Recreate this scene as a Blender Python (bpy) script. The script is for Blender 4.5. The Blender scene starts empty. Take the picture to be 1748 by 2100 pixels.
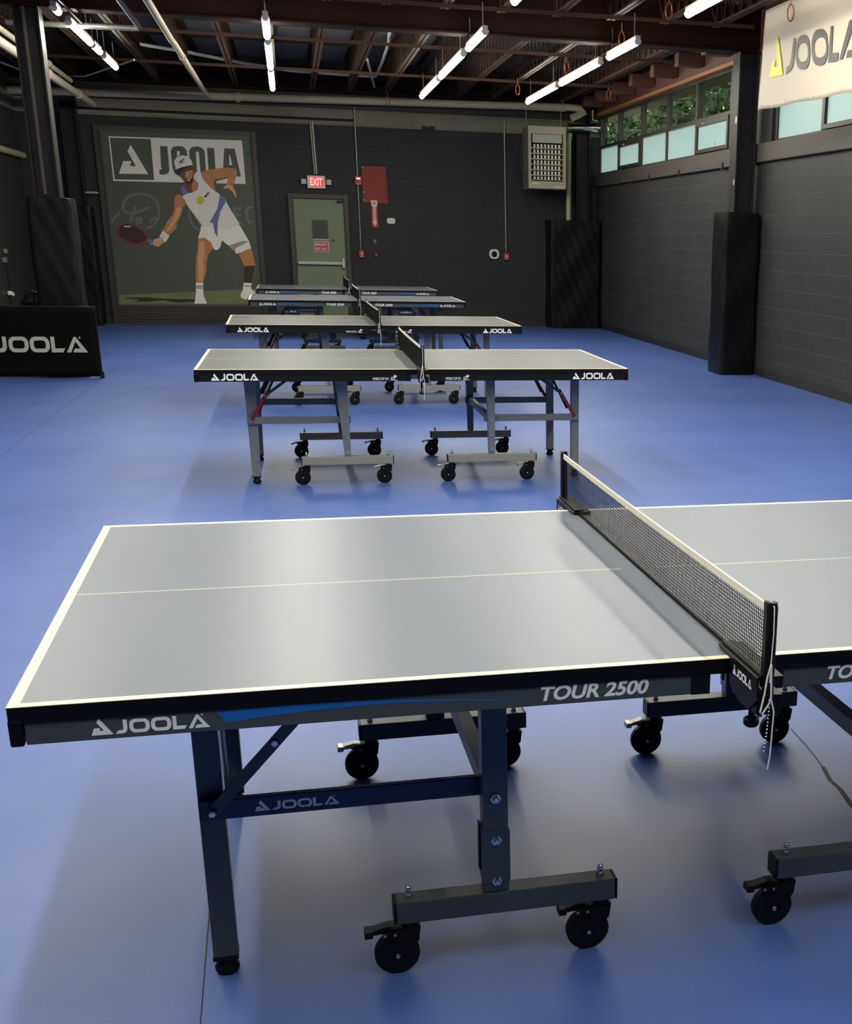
import bpy, bmesh, math, random
from mathutils import Vector, Matrix
from mathutils.geometry import tessellate_polygon
random.seed(7)
PI = math.pi
SC = bpy.context.scene
COL = SC.collection

# ------------------------------------------------------------------ camera
F_PX, CX, CY = 2594.78, 1329.84, 1386.03
CAM_H, YAW, PITCH, ROLL = 1.5598, 0.2706, 0.3302, 0.0239
fwd = Vector((math.sin(YAW)*math.cos(PITCH), math.cos(YAW)*math.cos(PITCH), -math.sin(PITCH)))
rgt0 = Vector((math.cos(YAW), -math.sin(YAW), 0))
up0 = rgt0.cross(fwd)
rgt = rgt0*math.cos(ROLL) + up0*math.sin(ROLL)
upv = up0*math.cos(ROLL) - rgt0*math.sin(ROLL)
cam_data = bpy.data.cameras.new('camera')
cam = bpy.data.objects.new('camera', cam_data)
COL.objects.link(cam)
mw = Matrix((rgt, upv, -fwd)).transposed().to_4x4()
mw.translation = Vector((0, 0, CAM_H))
cam.matrix_world = mw
cam_data.sensor_fit = 'HORIZONTAL'
cam_data.sensor_width = 36.0
cam_data.lens = F_PX/1748*36.0
cam_data.shift_x = (874-CX)/1748
cam_data.shift_y = (CY-1050)/1748
cam_data.clip_start = 0.05
cam_data.clip_end = 300
SC.camera = cam

# ------------------------------------------------------------------ view, sky, lamp strength
SC.view_settings.view_transform = 'Standard'
SC.view_settings.look = 'None'
SC.view_settings.gamma = 1.0
SC.view_settings.use_curve_mapping = False
SC.view_settings.exposure = 0.0
LAMP = 74.0           # radiance of the fluorescent diffusers
LAMP_COL = (1.0, 0.965, 0.83)
SKY = 2.3
world = bpy.data.worlds.new('daylight')
SC.world = world
world.use_nodes = True
wb = world.node_tree.nodes['Background']
wb.inputs[0].default_value = (0.78, 0.92, 0.92, 1)
wb.inputs[1].default_value = SKY

# ------------------------------------------------------------------ materials
def lin(c):
    return tuple(((x/255)/12.92 if x/255 <= .04045 else ((x/255+.055)/1.055)**2.4) for x in c) + (1,)

def M(name, col, rough=.5, metal=0., var=.08, scale=14, bump=0., bscale=60, spec=.5, coat=0., stretch=None):
    m = bpy.data.materials.new(name); m.use_nodes = True
    nt = m.node_tree; b = nt.nodes['Principled BSDF']
    b.inputs['Roughness'].default_value = rough
    b.inputs['Metallic'].default_value = metal
    b.inputs['Specular IOR Level'].default_value = spec
    if coat: b.inputs['Coat Weight'].default_value = coat
    tc = nt.nodes.new('ShaderNodeTexCoord')
    mp = nt.nodes.new('ShaderNodeMapping')
    if stretch: mp.inputs['Scale'].default_value = stretch
    nt.links.new(tc.outputs['Object'], mp.inputs[0])
    n = nt.nodes.new('ShaderNodeTexNoise'); n.inputs['Scale'].default_value = scale; n.inputs['Detail'].default_value = 4
    nt.links.new(mp.outputs[0], n.inputs['Vector'])
    r = nt.nodes.new('ShaderNodeMix'); r.data_type = 'RGBA'
    c = lin(col)
    r.inputs['A'].default_value = tuple(x*(1-var) for x in c[:3])+(1,)
    r.inputs['B'].default_value = tuple(min(1, x*(1+var)) for x in c[:3])+(1,)
    nt.links.new(n.outputs['Fac'], r.inputs['Factor'])
    nt.links.new(r.outputs['Result'], b.inputs['Base Color'])
    if bump:
        n2 = nt.nodes.new('ShaderNodeTexNoise'); n2.inputs['Scale'].default_value = bscale
        nt.links.new(mp.outputs[0], n2.inputs['Vector'])
        bu = nt.nodes.new('ShaderNodeBump'); bu.inputs['Strength'].default_value = bump; bu.inputs['Distance'].default_value = .01
        nt.links.new(n2.outputs['Fac'], bu.inputs['Height'])
        nt.links.new(bu.outputs['Normal'], b.inputs['Normal'])
    return m

def M_block(name, col, axes, joint=1.5):
    """painted concrete block: 0.41 x 0.2115 m courses laid on the plane given by the two axes"""
    m = bpy.data.materials.new(name); m.use_nodes = True
    nt = m.node_tree; b = nt.nodes['Principled BSDF']
    b.inputs['Roughness'].default_value = .55; b.inputs['Specular IOR Level'].default_value = .28
    tc = nt.nodes.new('ShaderNodeTexCoord'); sx = nt.nodes.new('ShaderNodeSeparateXYZ'); cx = nt.nodes.new('ShaderNodeCombineXYZ')
    nt.links.new(tc.outputs['Object'], sx.inputs[0])
    nt.links.new(sx.outputs[axes[0]], cx.inputs[0]); nt.links.new(sx.outputs[axes[1]], cx.inputs[1])
    br = nt.nodes.new('ShaderNodeTexBrick')
    br.inputs['Scale'].default_value = 1; br.inputs['Brick Width'].default_value = .41; br.inputs['Row Height'].default_value = .2115
    br.inputs['Mortar Size'].default_value = .0045; br.inputs['Mortar Smooth'].default_value = .35; br.inputs['Bias'].default_value = 0
    c = lin(col)[:3]
    br.inputs['Color1'].default_value = tuple(x*.93 for x in c)+(1,)
    br.inputs['Color2'].default_value = tuple(x*1.07 for x in c)+(1,)
    br.inputs['Mortar'].default_value = tuple(x*joint for x in c)+(1,)  # lighter joint tones paint the highlights along the mortar lines
    nt.links.new(cx.outputs[0], br.inputs['Vector'])
    no = nt.nodes.new('ShaderNodeTexNoise'); no.inputs['Scale'].default_value = 1.3; no.inputs['Detail'].default_value = 6
    nt.links.new(tc.outputs['Object'], no.inputs['Vector'])
    mx = nt.nodes.new('ShaderNodeMix'); mx.data_type = 'RGBA'; mx.blend_type = 'MULTIPLY'; mx.inputs['Factor'].default_value = .5
    nt.links.new(br.outputs['Color'], mx.inputs['A'])
    rp = nt.nodes.new('ShaderNodeValToRGB'); rp.color_ramp.elements[0].color = (.6, .6, .6, 1); rp.color_ramp.elements[1].color = (1.3, 1.3, 1.3, 1)
    nt.links.new(no.outputs['Fac'], rp.inputs[0]); nt.links.new(rp.outputs[0], mx.inputs['B'])
    nt.links.new(mx.outputs['Result'], b.inputs['Base Color'])
    n2 = nt.nodes.new('ShaderNodeTexNoise'); n2.inputs['Scale'].default_value = 90
    nt.links.new(tc.outputs['Object'], n2.inputs['Vector'])
    ad = nt.nodes.new('ShaderNodeMath'); ad.operation = 'MULTIPLY_ADD'; ad.inputs[1].default_value = -1.0
    ml = nt.nodes.new('ShaderNodeMath'); ml.operation = 'MULTIPLY'; ml.inputs[1].default_value = .25
    nt.links.new(n2.outputs['Fac'], ml.inputs[0])
    nt.links.new(br.outputs['Fac'], ad.inputs[0]); nt.links.new(ml.outputs[0], ad.inputs[2])
    bu = nt.nodes.new('ShaderNodeBump'); bu.inputs['Strength'].default_value = .6; bu.inputs['Distance'].default_value = .006
    nt.links.new(ad.outputs[0], bu.inputs['Height']); nt.links.new(bu.outputs[0], b.inputs['Normal'])
    return m

def M_emit(name, col, s):
    m = bpy.data.materials.new(name); m.use_nodes = True
    nt = m.node_tree; b = nt.nodes['Principled BSDF']
    b.inputs['Base Color'].default_value = tuple(min(.8, x*.8) for x in col)+(1,)
    b.inputs['Emission Color'].default_value = tuple(col)+(1,)
    b.inputs['Emission Strength'].default_value = s
    return m

def M_floor():
    m = bpy.data.materials.new('blue sports vinyl'); m.use_nodes = True
    nt = m.node_tree; b = nt.nodes['Principled BSDF']
    tc = nt.nodes.new('ShaderNodeTexCoord')
    n = nt.nodes.new('ShaderNodeTexNoise'); n.inputs['Scale'].default_value = .9; n.inputs['Detail'].default_value = 7; n.inputs['Roughness'].default_value = .6
    nt.links.new(tc.outputs['Object'], n.inputs['Vector'])
    rp = nt.nodes.new('ShaderNodeValToRGB')
    rp.color_ramp.elements[0].position = .3; rp.color_ramp.elements[0].color = lin(FLOOR_A)
    rp.color_ramp.elements[1].position = .75; rp.color_ramp.elements[1].color = lin(FLOOR_B)
    nt.links.new(n.outputs['Fac'], rp.inputs[0]); nt.links.new(rp.outputs[0], b.inputs['Base Color'])
    n3 = nt.nodes.new('ShaderNodeTexNoise'); n3.inputs['Scale'].default_value = 2.2; n3.inputs['Detail'].default_value = 5
    nt.links.new(tc.outputs['Object'], n3.inputs['Vector'])
    mr = nt.nodes.new('ShaderNodeMapRange'); mr.inputs['To Min'].default_value = .40; mr.inputs['To Max'].default_value = .50
    nt.links.new(n3.outputs['Fac'], mr.inputs['Value']); nt.links.new(mr.outputs[0], b.inputs['Roughness'])
    b.inputs['Specular IOR Level'].default_value = .75
    n2 = nt.nodes.new('ShaderNodeTexNoise'); n2.inputs['Scale'].default_value = 450
    nt.links.new(tc.outputs['Object'], n2.inputs['Vector'])
    bu = nt.nodes.new('ShaderNodeBump'); bu.inputs['Strength'].default_value = .05; bu.inputs['Distance'].default_value = .002
    nt.links.new(n2.outputs['Fac'], bu.inputs['Height']); nt.links.new(bu.outputs[0], b.inputs['Normal'])
    return m

def M_frost():
    m = bpy.data.materials.new('frosted window film'); m.use_nodes = True
    nt = m.node_tree; nt.nodes.remove(nt.nodes['Principled BSDF']); out = nt.nodes['Material Output']
    t = nt.nodes.new('ShaderNodeBsdfTranslucent'); t.inputs[0].default_value = (.66, .79, .76, 1)
    g = nt.nodes.new('ShaderNodeBsdfGlossy'); g.inputs['Roughness'].default_value = .35; g.inputs[0].default_value = (.8, .8, .8, 1)
    n = nt.nodes.new('ShaderNodeTexNoise'); n.inputs['Scale'].default_value = 3
    mx = nt.nodes.new('ShaderNodeMixShader'); mx.inputs[0].default_value = .05
    nt.links.new(t.outputs[0], mx.inputs[1]); nt.links.new(g.outputs[0], mx.inputs[2]); nt.links.new(mx.outputs[0], out.inputs[0])
    return m

def M_glass():
    m = bpy.data.materials.new('clear window glass'); m.use_nodes = True
    nt = m.node_tree; nt.nodes.remove(nt.nodes['Principled BSDF']); out = nt.nodes['Material Output']
    t = nt.nodes.new('ShaderNodeBsdfTransparent'); t.inputs[0].default_value = (.74, .78, .70, 1)
    g = nt.nodes.new('ShaderNodeBsdfGlossy'); g.inputs['Roughness'].default_value = .02
    lw = nt.nodes.new('ShaderNodeLayerWeight'); lw.inputs['Blend'].default_value = .5
    pw = nt.nodes.new('ShaderNodeMath'); pw.operation = 'POWER'; pw.inputs[1].default_value = 5
    nt.links.new(lw.outputs['Facing'], pw.inputs[0])
    fr = nt.nodes.new('ShaderNodeMath'); fr.operation = 'MULTIPLY_ADD'; fr.inputs[1].default_value = .92; fr.inputs[2].default_value = .06
    nt.links.new(pw.outputs[0], fr.inputs[0])
    mx = nt.nodes.new('ShaderNodeMixShader')
    nt.links.new(fr.outputs[0], mx.inputs[0]); nt.links.new(t.outputs[0], mx.inputs[1]); nt.links.new(g.outputs[0], mx.inputs[2])
    nt.links.new(mx.outputs[0], out.inputs[0])
    return m

FLOOR_A, FLOOR_B = (60, 88, 156), (76, 103, 172)
mt = dict(
    floor=M_floor(),
    seam=M('dark floor seam', (40, 42, 48), .7),
    block_x=M_block('charcoal block wall across', (42, 42, 45), ('X', 'Z'), 1.25),
    block_y=M_block('charcoal block wall along', (52, 51, 52), ('Y', 'Z'), 1.8),  # joints lightened to paint in the highlights on the right wall courses
    band=M_block('unpainted block band', (128, 122, 108), ('X', 'Z'), .8),
    paint_dark=M('dark brown grey paint', (50, 48, 48), .5, bump=.1, spec=.3),
    baseb=M('black rubber base', (32, 30, 28), .55),
    sill=M('painted concrete sill', (64, 58, 56), .6, var=.15, scale=3, bump=.2),
    steel_dark=M('black painted steel', (36, 34, 35), .5, var=.12, spec=.25),
    steel_side=M('grey painted steel', (66, 60, 56), .5),
    beam=M('oxblood primed steel', (29, 8, 9), .6, var=.15, scale=3, spec=.12),
    joist=M('brown primed joist steel', (56, 38, 32), .55, var=.2, scale=6, spec=.2),
    deck=M('galvanised roof deck', (80, 82, 88), .5, metal=.3, var=.15, scale=2),
    wood=M('stained window trim', (150, 98, 56), .5, var=.2, scale=9, stretch=(1, .1, 4)),
    redwood=M('dark red timber', (70, 36, 31), .6, var=.2, scale=4),
    winframe=M('dark bronze window frame', (48, 42, 36), .45),
    frost=M_frost(), glass=M_glass(),
    pipe=M('cream painted pipe', (186, 172, 150), .45, var=.15, scale=5),
    pipe_green=M('aged green cream pipe', (160, 160, 132), .5, var=.15, scale=4),
    conduit=M('galvanised conduit', (150, 148, 142), .35, metal=.5),
    pvc=M('white plastic conduit', (205, 203, 196), .45),
    vinyl=M('black padded vinyl', (12, 12, 13), .42, bump=.35, bscale=3, spec=.2, var=.1),
    black=M('matt black plastic', (9, 9, 10), .42, spec=.2),
    rubber=M('black rubber', (9, 9, 10), .55, spec=.25),
    housing=M('white enamel lamp housing', (190, 188, 180), .4),
    lamp=M_emit('glowing lamp diffuser', LAMP_COL, LAMP),
    door=M('sage green painted door', (112, 126, 98), .45, var=.1, scale=2),
    door_frame=M('charcoal door frame', (50, 50, 50), .45),
    aluminium=M('brushed aluminium', (176, 174, 168), .32, metal=.8, var=.05),
    chrome=M('bright zinc', (215, 215, 215), .15, metal=1, var=.03),
    foil=M('shiny foil duct', (190, 190, 180), .18, metal=1, bump=.6, bscale=9),
    red=M('fire alarm red', (170, 24, 30), .4),
    red_sign=M('sign red', (186, 34, 36), .45),
    red_panel=M('faded red board', (142, 44, 34), .6, var=.12, scale=3),
    white=M('white plastic', (222, 220, 212), .45),
    paper=M('white print', (215, 212, 205), .6),
    heater=M('beige enamel heater', (168, 160, 134), .45, var=.08),
    heater_side=M('dull heater side', (110, 106, 94), .5),
    fin=M('pale louvre fins', (226, 222, 212), .4),
    gap_shade=M('painted gap shade', (10, 10, 10), .8),
    wire_glass=M('wired glass pane', (66, 70, 72), .2, var=.3, scale=12),
    copper=M('coppery spring clip', (150, 84, 48), .35, metal=.6),
    soffit=M('weathered timber soffit', (120, 100, 80), .7, var=.2, scale=6, stretch=(6, .5, 1)),
    leaf=M('bright green leaves', (78, 96, 54), .6, var=.45, scale=3),
    trunk=M('grey bark', (88, 76, 62), .8, var=.3),
    grass=M('outdoor ground', (98, 104, 80), .9, var=.2),
    # tables
    top_tour=M('grey blue table coating', (98, 104, 118), .38, var=.03, scale=40, spec=.45),
    top_cup=M('mid grey table coating', (90, 92, 96), .46, var=.03, scale=40, spec=.33),
    line=M('white table line', (228, 215, 183), .5, var=.01),
    apron=M('dark grey apron', (66, 70, 72), .42, var=.05, spec=.4),
    apron_black=M('black apron', (15, 17, 18), .4, spec=.25),
    edge=M('black table edge', (8, 8, 9), .45, spec=.2),
    leg=M('slate grey leg paint', (60, 66, 70), .4, var=.05),
    leg_cup=M('mid grey leg paint', (112, 114, 116), .38, var=.05),
    beam_cup=M('warm grey foot paint', (136, 134, 128), .4, var=.05),
    navy=M('deep navy paint', (14, 16, 74), .35),
    swoosh=M('bright blue stripe', (22, 98, 172), .4),
    logo=M('pale grey lettering', (232, 233, 233), .5, var=.01),
    lever=M('dark red lever', (120, 24, 30), .4),
    tape=M('cream net tape', (232, 226, 208), .65),
    net=M('black net cord', (7, 8, 9), .6, spec=.15),
    cord=M('white cotton cord', (228, 224, 214), .7),
    foot_end=M('black end cap', (13, 13, 16), .45, spec=.25),
    wheel_hub=M('glossy black wheel', (9, 9, 10), .3, spec=.3),
    # print colours
    p_sheet=M('print dark green', (74, 80, 68), .5, var=.08, scale=2),
    p_court=M('print court green', (112, 120, 78), .5),
    p_shade=M('print near black', (30, 28, 26), .5),
    p_ghost=M('print faint grey green', (104, 108, 96), .5),
    p_white=M('print white', (232, 226, 218), .5, var=.03),
    p_skin=M('print tan', (190, 126, 76), .5, var=.2, scale=9),
    p_skin_dark=M('print brown', (112, 66, 44), .5, var=.15, scale=9),
    p_skin_light=M('print light tan', (216, 162, 114), .5, var=.1, scale=9),
    p_cloth=M('print shirt white', (232, 226, 222), .5, var=.06),
    p_cloth_light=M('print bright white', (243, 238, 230), .5, var=.04),
    p_cloth_shade=M('print cloth grey', (160, 154, 152), .5),
    p_blue=M('print slate blue', (104, 110, 156), .5),
    p_red=M('print racket red', (158, 32, 52), .5),
    p_maroon=M('print maroon', (54, 30, 28), .5),
    p_ball=M('print ball yellow', (196, 200, 52), .5),
    banner=M('cream vinyl banner', (188, 178, 158), .55, var=.05, scale=3, bump=.5, bscale=4),
    banner_grey=M('banner grey letters', (66, 62, 60), .5),
    banner_lime=M('banner lime mark', (206, 206, 20), .5),
    exit_red=M_emit('lit red letters', (1, .5, .46), 1.0),
    exit_face=M_emit('lit sign face', (1, .03, .05), .8),
    barrier=M('black barrier cloth', (12, 12, 13), .8, bump=.15, spec=.08),
    barrier_logo=M('barrier grey letters', (184, 182, 174), .6, spec=.2),
)

# ------------------------------------------------------------------ mesh helpers
class MB:
    def __init__(s): s.v = []; s.f = []; s.m = []; s.cur = 0
    def add(s, vs, fs):
        o = len(s.v); s.v += [tuple(v) for v in vs]; s.f += [tuple(i+o for i in f) for f in fs]; s.m += [s.cur]*len(fs); return s
    def box(s, x0, x1, y0, y1, z0, z1):
        return s.add([(x0,y0,z0),(x1,y0,z0),(x1,y1,z0),(x0,y1,z0),(x0,y0,z1),(x1,y0,z1),(x1,y1,z1),(x0,y1,z1)],
              [(0,3,2,1),(4,5,6,7),(0,1,5,4),(1,2,6,5),(2,3,7,6),(3,0,4,7)])
    def frustum(s, a, b):
        """a, b: (x0,x1,y0,y1,z) lower and upper rectangles"""
        return s.add([(a[0],a[2],a[4]),(a[1],a[2],a[4]),(a[1],a[3],a[4]),(a[0],a[3],a[4]),(b[0],b[2],b[4]),(b[1],b[2],b[4]),(b[1],b[3],b[4]),(b[0],b[3],b[4])],
              [(0,3,2,1),(4,5,6,7),(0,1,5,4),(1,2,6,5),(2,3,7,6),(3,0,4,7)])
    def bar(s, p, q, w, h, up=(0,0,1)):
        p, q = Vector(p), Vector(q); d = (q-p).normalized(); u = Vector(up)
        if abs(d.dot(u)) > .98: u = Vector((0,1,0))
        a = d.cross(u).normalized(); b = a.cross(d)
        vs = [c+a*(i*w/2)+b*(j*h/2) for c in (p, q) for i, j in ((-1,-1),(1,-1),(1,1),(-1,1))]
        return s.add(vs, [(0,1,2,3),(7,6,5,4),(0,4,5,1),(1,5,6,2),(2,6,7,3),(3,7,4,0)])
    def tube(s, pts, r, n=10, cap=True):
        pts = [Vector(p) for p in pts]; rs = r if isinstance(r, (list, tuple)) else [r]*len(pts)
        vs = []; prev = None
        for i, p in enumerate(pts):
            d = (pts[min(i+1, len(pts)-1)]-pts[max(i-1, 0)]).normalized()
            if prev is None:
                u = Vector((0,0,1)) if abs(d.z) < .9 else Vector((0,1,0))
                a = d.cross(u).normalized()
            else:
                a = (prev-d*prev.dot(d)).normalized()
            prev = a; b = d.cross(a)
            vs += [p+(a*math.cos(2*PI*k/n)+b*math.sin(2*PI*k/n))*rs[i] for k in range(n)]
        fs = [(i*n+k, i*n+(k+1)%n, (i+1)*n+(k+1)%n, (i+1)*n+k) for i in range(len(pts)-1) for k in range(n)]
        if cap: fs += [tuple(range(n-1, -1, -1)), tuple((len(pts)-1)*n+k for k in range(n))]
        return s.add(vs, fs)
    def lathe(s, c, axis, prof, n=20):
        """prof: (distance along axis, radius) list"""
        c = Vector(c); d = Vector(axis).normalized(); u = Vector((0,0,1)) if abs(d.z) < .9 else Vector((1,0,0))
        a = d.cross(u).normalized(); b = d.cross(a)
        vs = [c+d*t+(a*math.cos(2*PI*k/n)+b*math.sin(2*PI*k/n))*r for t, r in prof for k in range(n)]
        fs = [(i*n+k, i*n+(k+1)%n, (i+1)*n+(k+1)%n, (i+1)*n+k) for i in range(len(prof)-1) for k in range(n)]
        fs += [tuple(range(n-1, -1, -1)), tuple((len(prof)-1)*n+k for k in range(n))]
        return s.add(vs, fs)
    def flat(s, pts2, fn, holes=(), t=0.0, nrm=None):
        """polygon with holes mapped to 3-D by fn(a, b); optional thickness along nrm"""
        loops = [[Vector((a, b, 0)) for a, b in pts2]]+[[Vector((a, b, 0)) for a, b in h] for h in holes]
        tris = tessellate_polygon(loops); vs = [fn(v.x, v.y) for l in loops for v in l]
        fs = [tuple(t_) for t_ in tris]
        if t:
            N = Vector(nrm)*t; n = len(vs); top = [tuple(Vector(v)+N) for v in vs]; o = 0; side = []
            for l in loops:
                k = len(l); side += [(o+i, o+(i+1)%k, n+o+(i+1)%k, n+o+i) for i in range(k)]; o += k
            s.add(list(vs)+top, fs+[tuple(n+i for i in reversed(f)) for f in fs]+side)
        else: s.add(vs, fs)
        return s
    def build(s, name, mat, parent=None, bevel=0, smooth=False):
        me = bpy.data.meshes.new(name); me.from_pydata(s.v, [], s.f)
        mats = mat if isinstance(mat, (list, tuple)) else [mat]
        for m in mats: me.materials.append(mt[m] if isinstance(m, str) else m)
        if len(mats) > 1:
            for p, k in zip(me.polygons, s.m): p.material_index = k
        me.validate(); me.update()
        bm = bmesh.new(); bm.from_mesh(me); bmesh.ops.recalc_face_normals(bm, faces=bm.faces); bm.to_mesh(me); bm.free()
        if smooth:
            for p in me.polygons: p.use_smooth = True
            me.set_sharp_from_angle(angle=math.radians(40))
        o = bpy.data.objects.new(name, me); COL.objects.link(o)
        if parent: o.parent = parent
        if bevel:
            b = o.modifiers.new('bevel', 'BEVEL'); b.width = bevel; b.segments = 2; b.limit_method = 'ANGLE'
        return o

def empty(name, loc=(0,0,0), rz=0.):
    o = bpy.data.objects.new(name, None); COL.objects.link(o); o.location = loc; o.rotation_euler = (0,0,rz)
    o.empty_display_size = .05; return o
def tag(o, label, cat, group=None, kind=None):
    o['label'] = label; o['category'] = cat
    if group: o['group'] = group
    if kind: o['kind'] = kind
    return o
def struct(o):
    o['kind'] = 'structure'; return o
def copy_tree(o, parent=None):
    c = o.copy(); COL.objects.link(c)
    if parent: c.parent = parent
    for ch in [x for x in o.children]: copy_tree(ch, c)
    return c
def B(*a): return MB().box(*a)

_txt = {}
def text_poly(body, shear=0., bold=0.):
    k = (body, shear, bold)
    if k not in _txt:
        cu = bpy.data.curves.new('t', 'FONT'); cu.body = body; cu.size = 1; cu.shear = shear; cu.offset = bold; cu.resolution_u = 4
        ob = bpy.data.objects.new('t', cu); COL.objects.link(ob)
        dg = bpy.context.evaluated_depsgraph_get(); dg.update()
        me = ob.evaluated_get(dg).to_mesh()
        vs = [tuple(v.co) for v in me.vertices]; fs = [tuple(p.vertices) for p in me.polygons]
        ob.evaluated_get(dg).to_mesh_clear(); bpy.data.objects.remove(ob); bpy.data.curves.remove(cu)
        _txt[k] = (vs, fs)
    return _txt[k]
def put_text(mb, body, fn, w, h, shear=0., bold=0.):
    """text scaled into a w x h box whose lower-left corner is fn(0,0)"""
    vs, fs = text_poly(body, shear, bold)
    x0 = min(v[0] for v in vs); x1 = max(v[0] for v in vs); y0 = min(v[1] for v in vs); y1 = max(v[1] for v in vs)
    mb.add([fn((v[0]-x0)/(x1-x0)*w, (v[1]-y0)/(y1-y0)*h) for v in vs], fs)

# wordmark: triangular mark and five wide rounded letters, letter height 1
MARK = [(0,0),(.147,.44),(.437,.435),(.375,.264),(.58,.264),(.283,.763),(.36,.98),(.40,1.0),(.44,.98),(1,0)]
def rring(x0, x1, y0, y1, r, n=6):
    out = []
    for cx, cy, a0 in ((x1-r, y1-r, 0), (x0+r, y1-r, 90), (x0+r, y0+r, 180), (x1-r, y0+r, 270)):
        out += [(cx+r*math.cos(math.radians(a0+90*k/n)), cy+r*math.sin(math.radians(a0+90*k/n))) for k in range(n+1)]
    return out
def wordmark(mb, fn, x, y, w, h, mark=True, mark_h=1.18, reg=True):
    """x, y lower-left; w total width; h letter height"""
    tot = 7.9 if mark else 6.32; off = 0 if mark else -1.58; sx = w/tot
    g = lambda a, b: fn(x+(a+off)*sx, y+b*h)
    if mark: mb.flat([(a*1.44, b*mark_h) for a, b in MARK], g)
    J = [(2.12,1),(2.39,1),(2.39,.38),(2.34,.18),(2.22,.05),(2.05,0),(1.58,0),(1.78,.25),(1.98,.25),(2.08,.29),(2.12,.40)]
    mb.flat(J, g)
    for o in (2.52, 3.96):
        mb.flat(rring(o, o+1.35, 0, 1, .40), g, [rring(o+.27, o+1.08, .24, .76, .18)[::-1]])
    mb.flat([(5.40,1),(5.67,1),(5.67,.26),(6.35,.26),(6.18,0),(5.40,0)], g)
    A = [(0,0),(.55,.96),(.60,1),(.68,1),(.74,.96),(1.46,0),(.44,0),(.57,.25),(.97,.25),(.65,.70),(.29,0)]
    mb.flat([(6.44+a, b) for a, b in A], g)
    if reg: mb.flat([(7.42+.07*math.cos(k*PI/4), .95+.07*math.sin(k*PI/4)) for k in range(8)], g)
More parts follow.
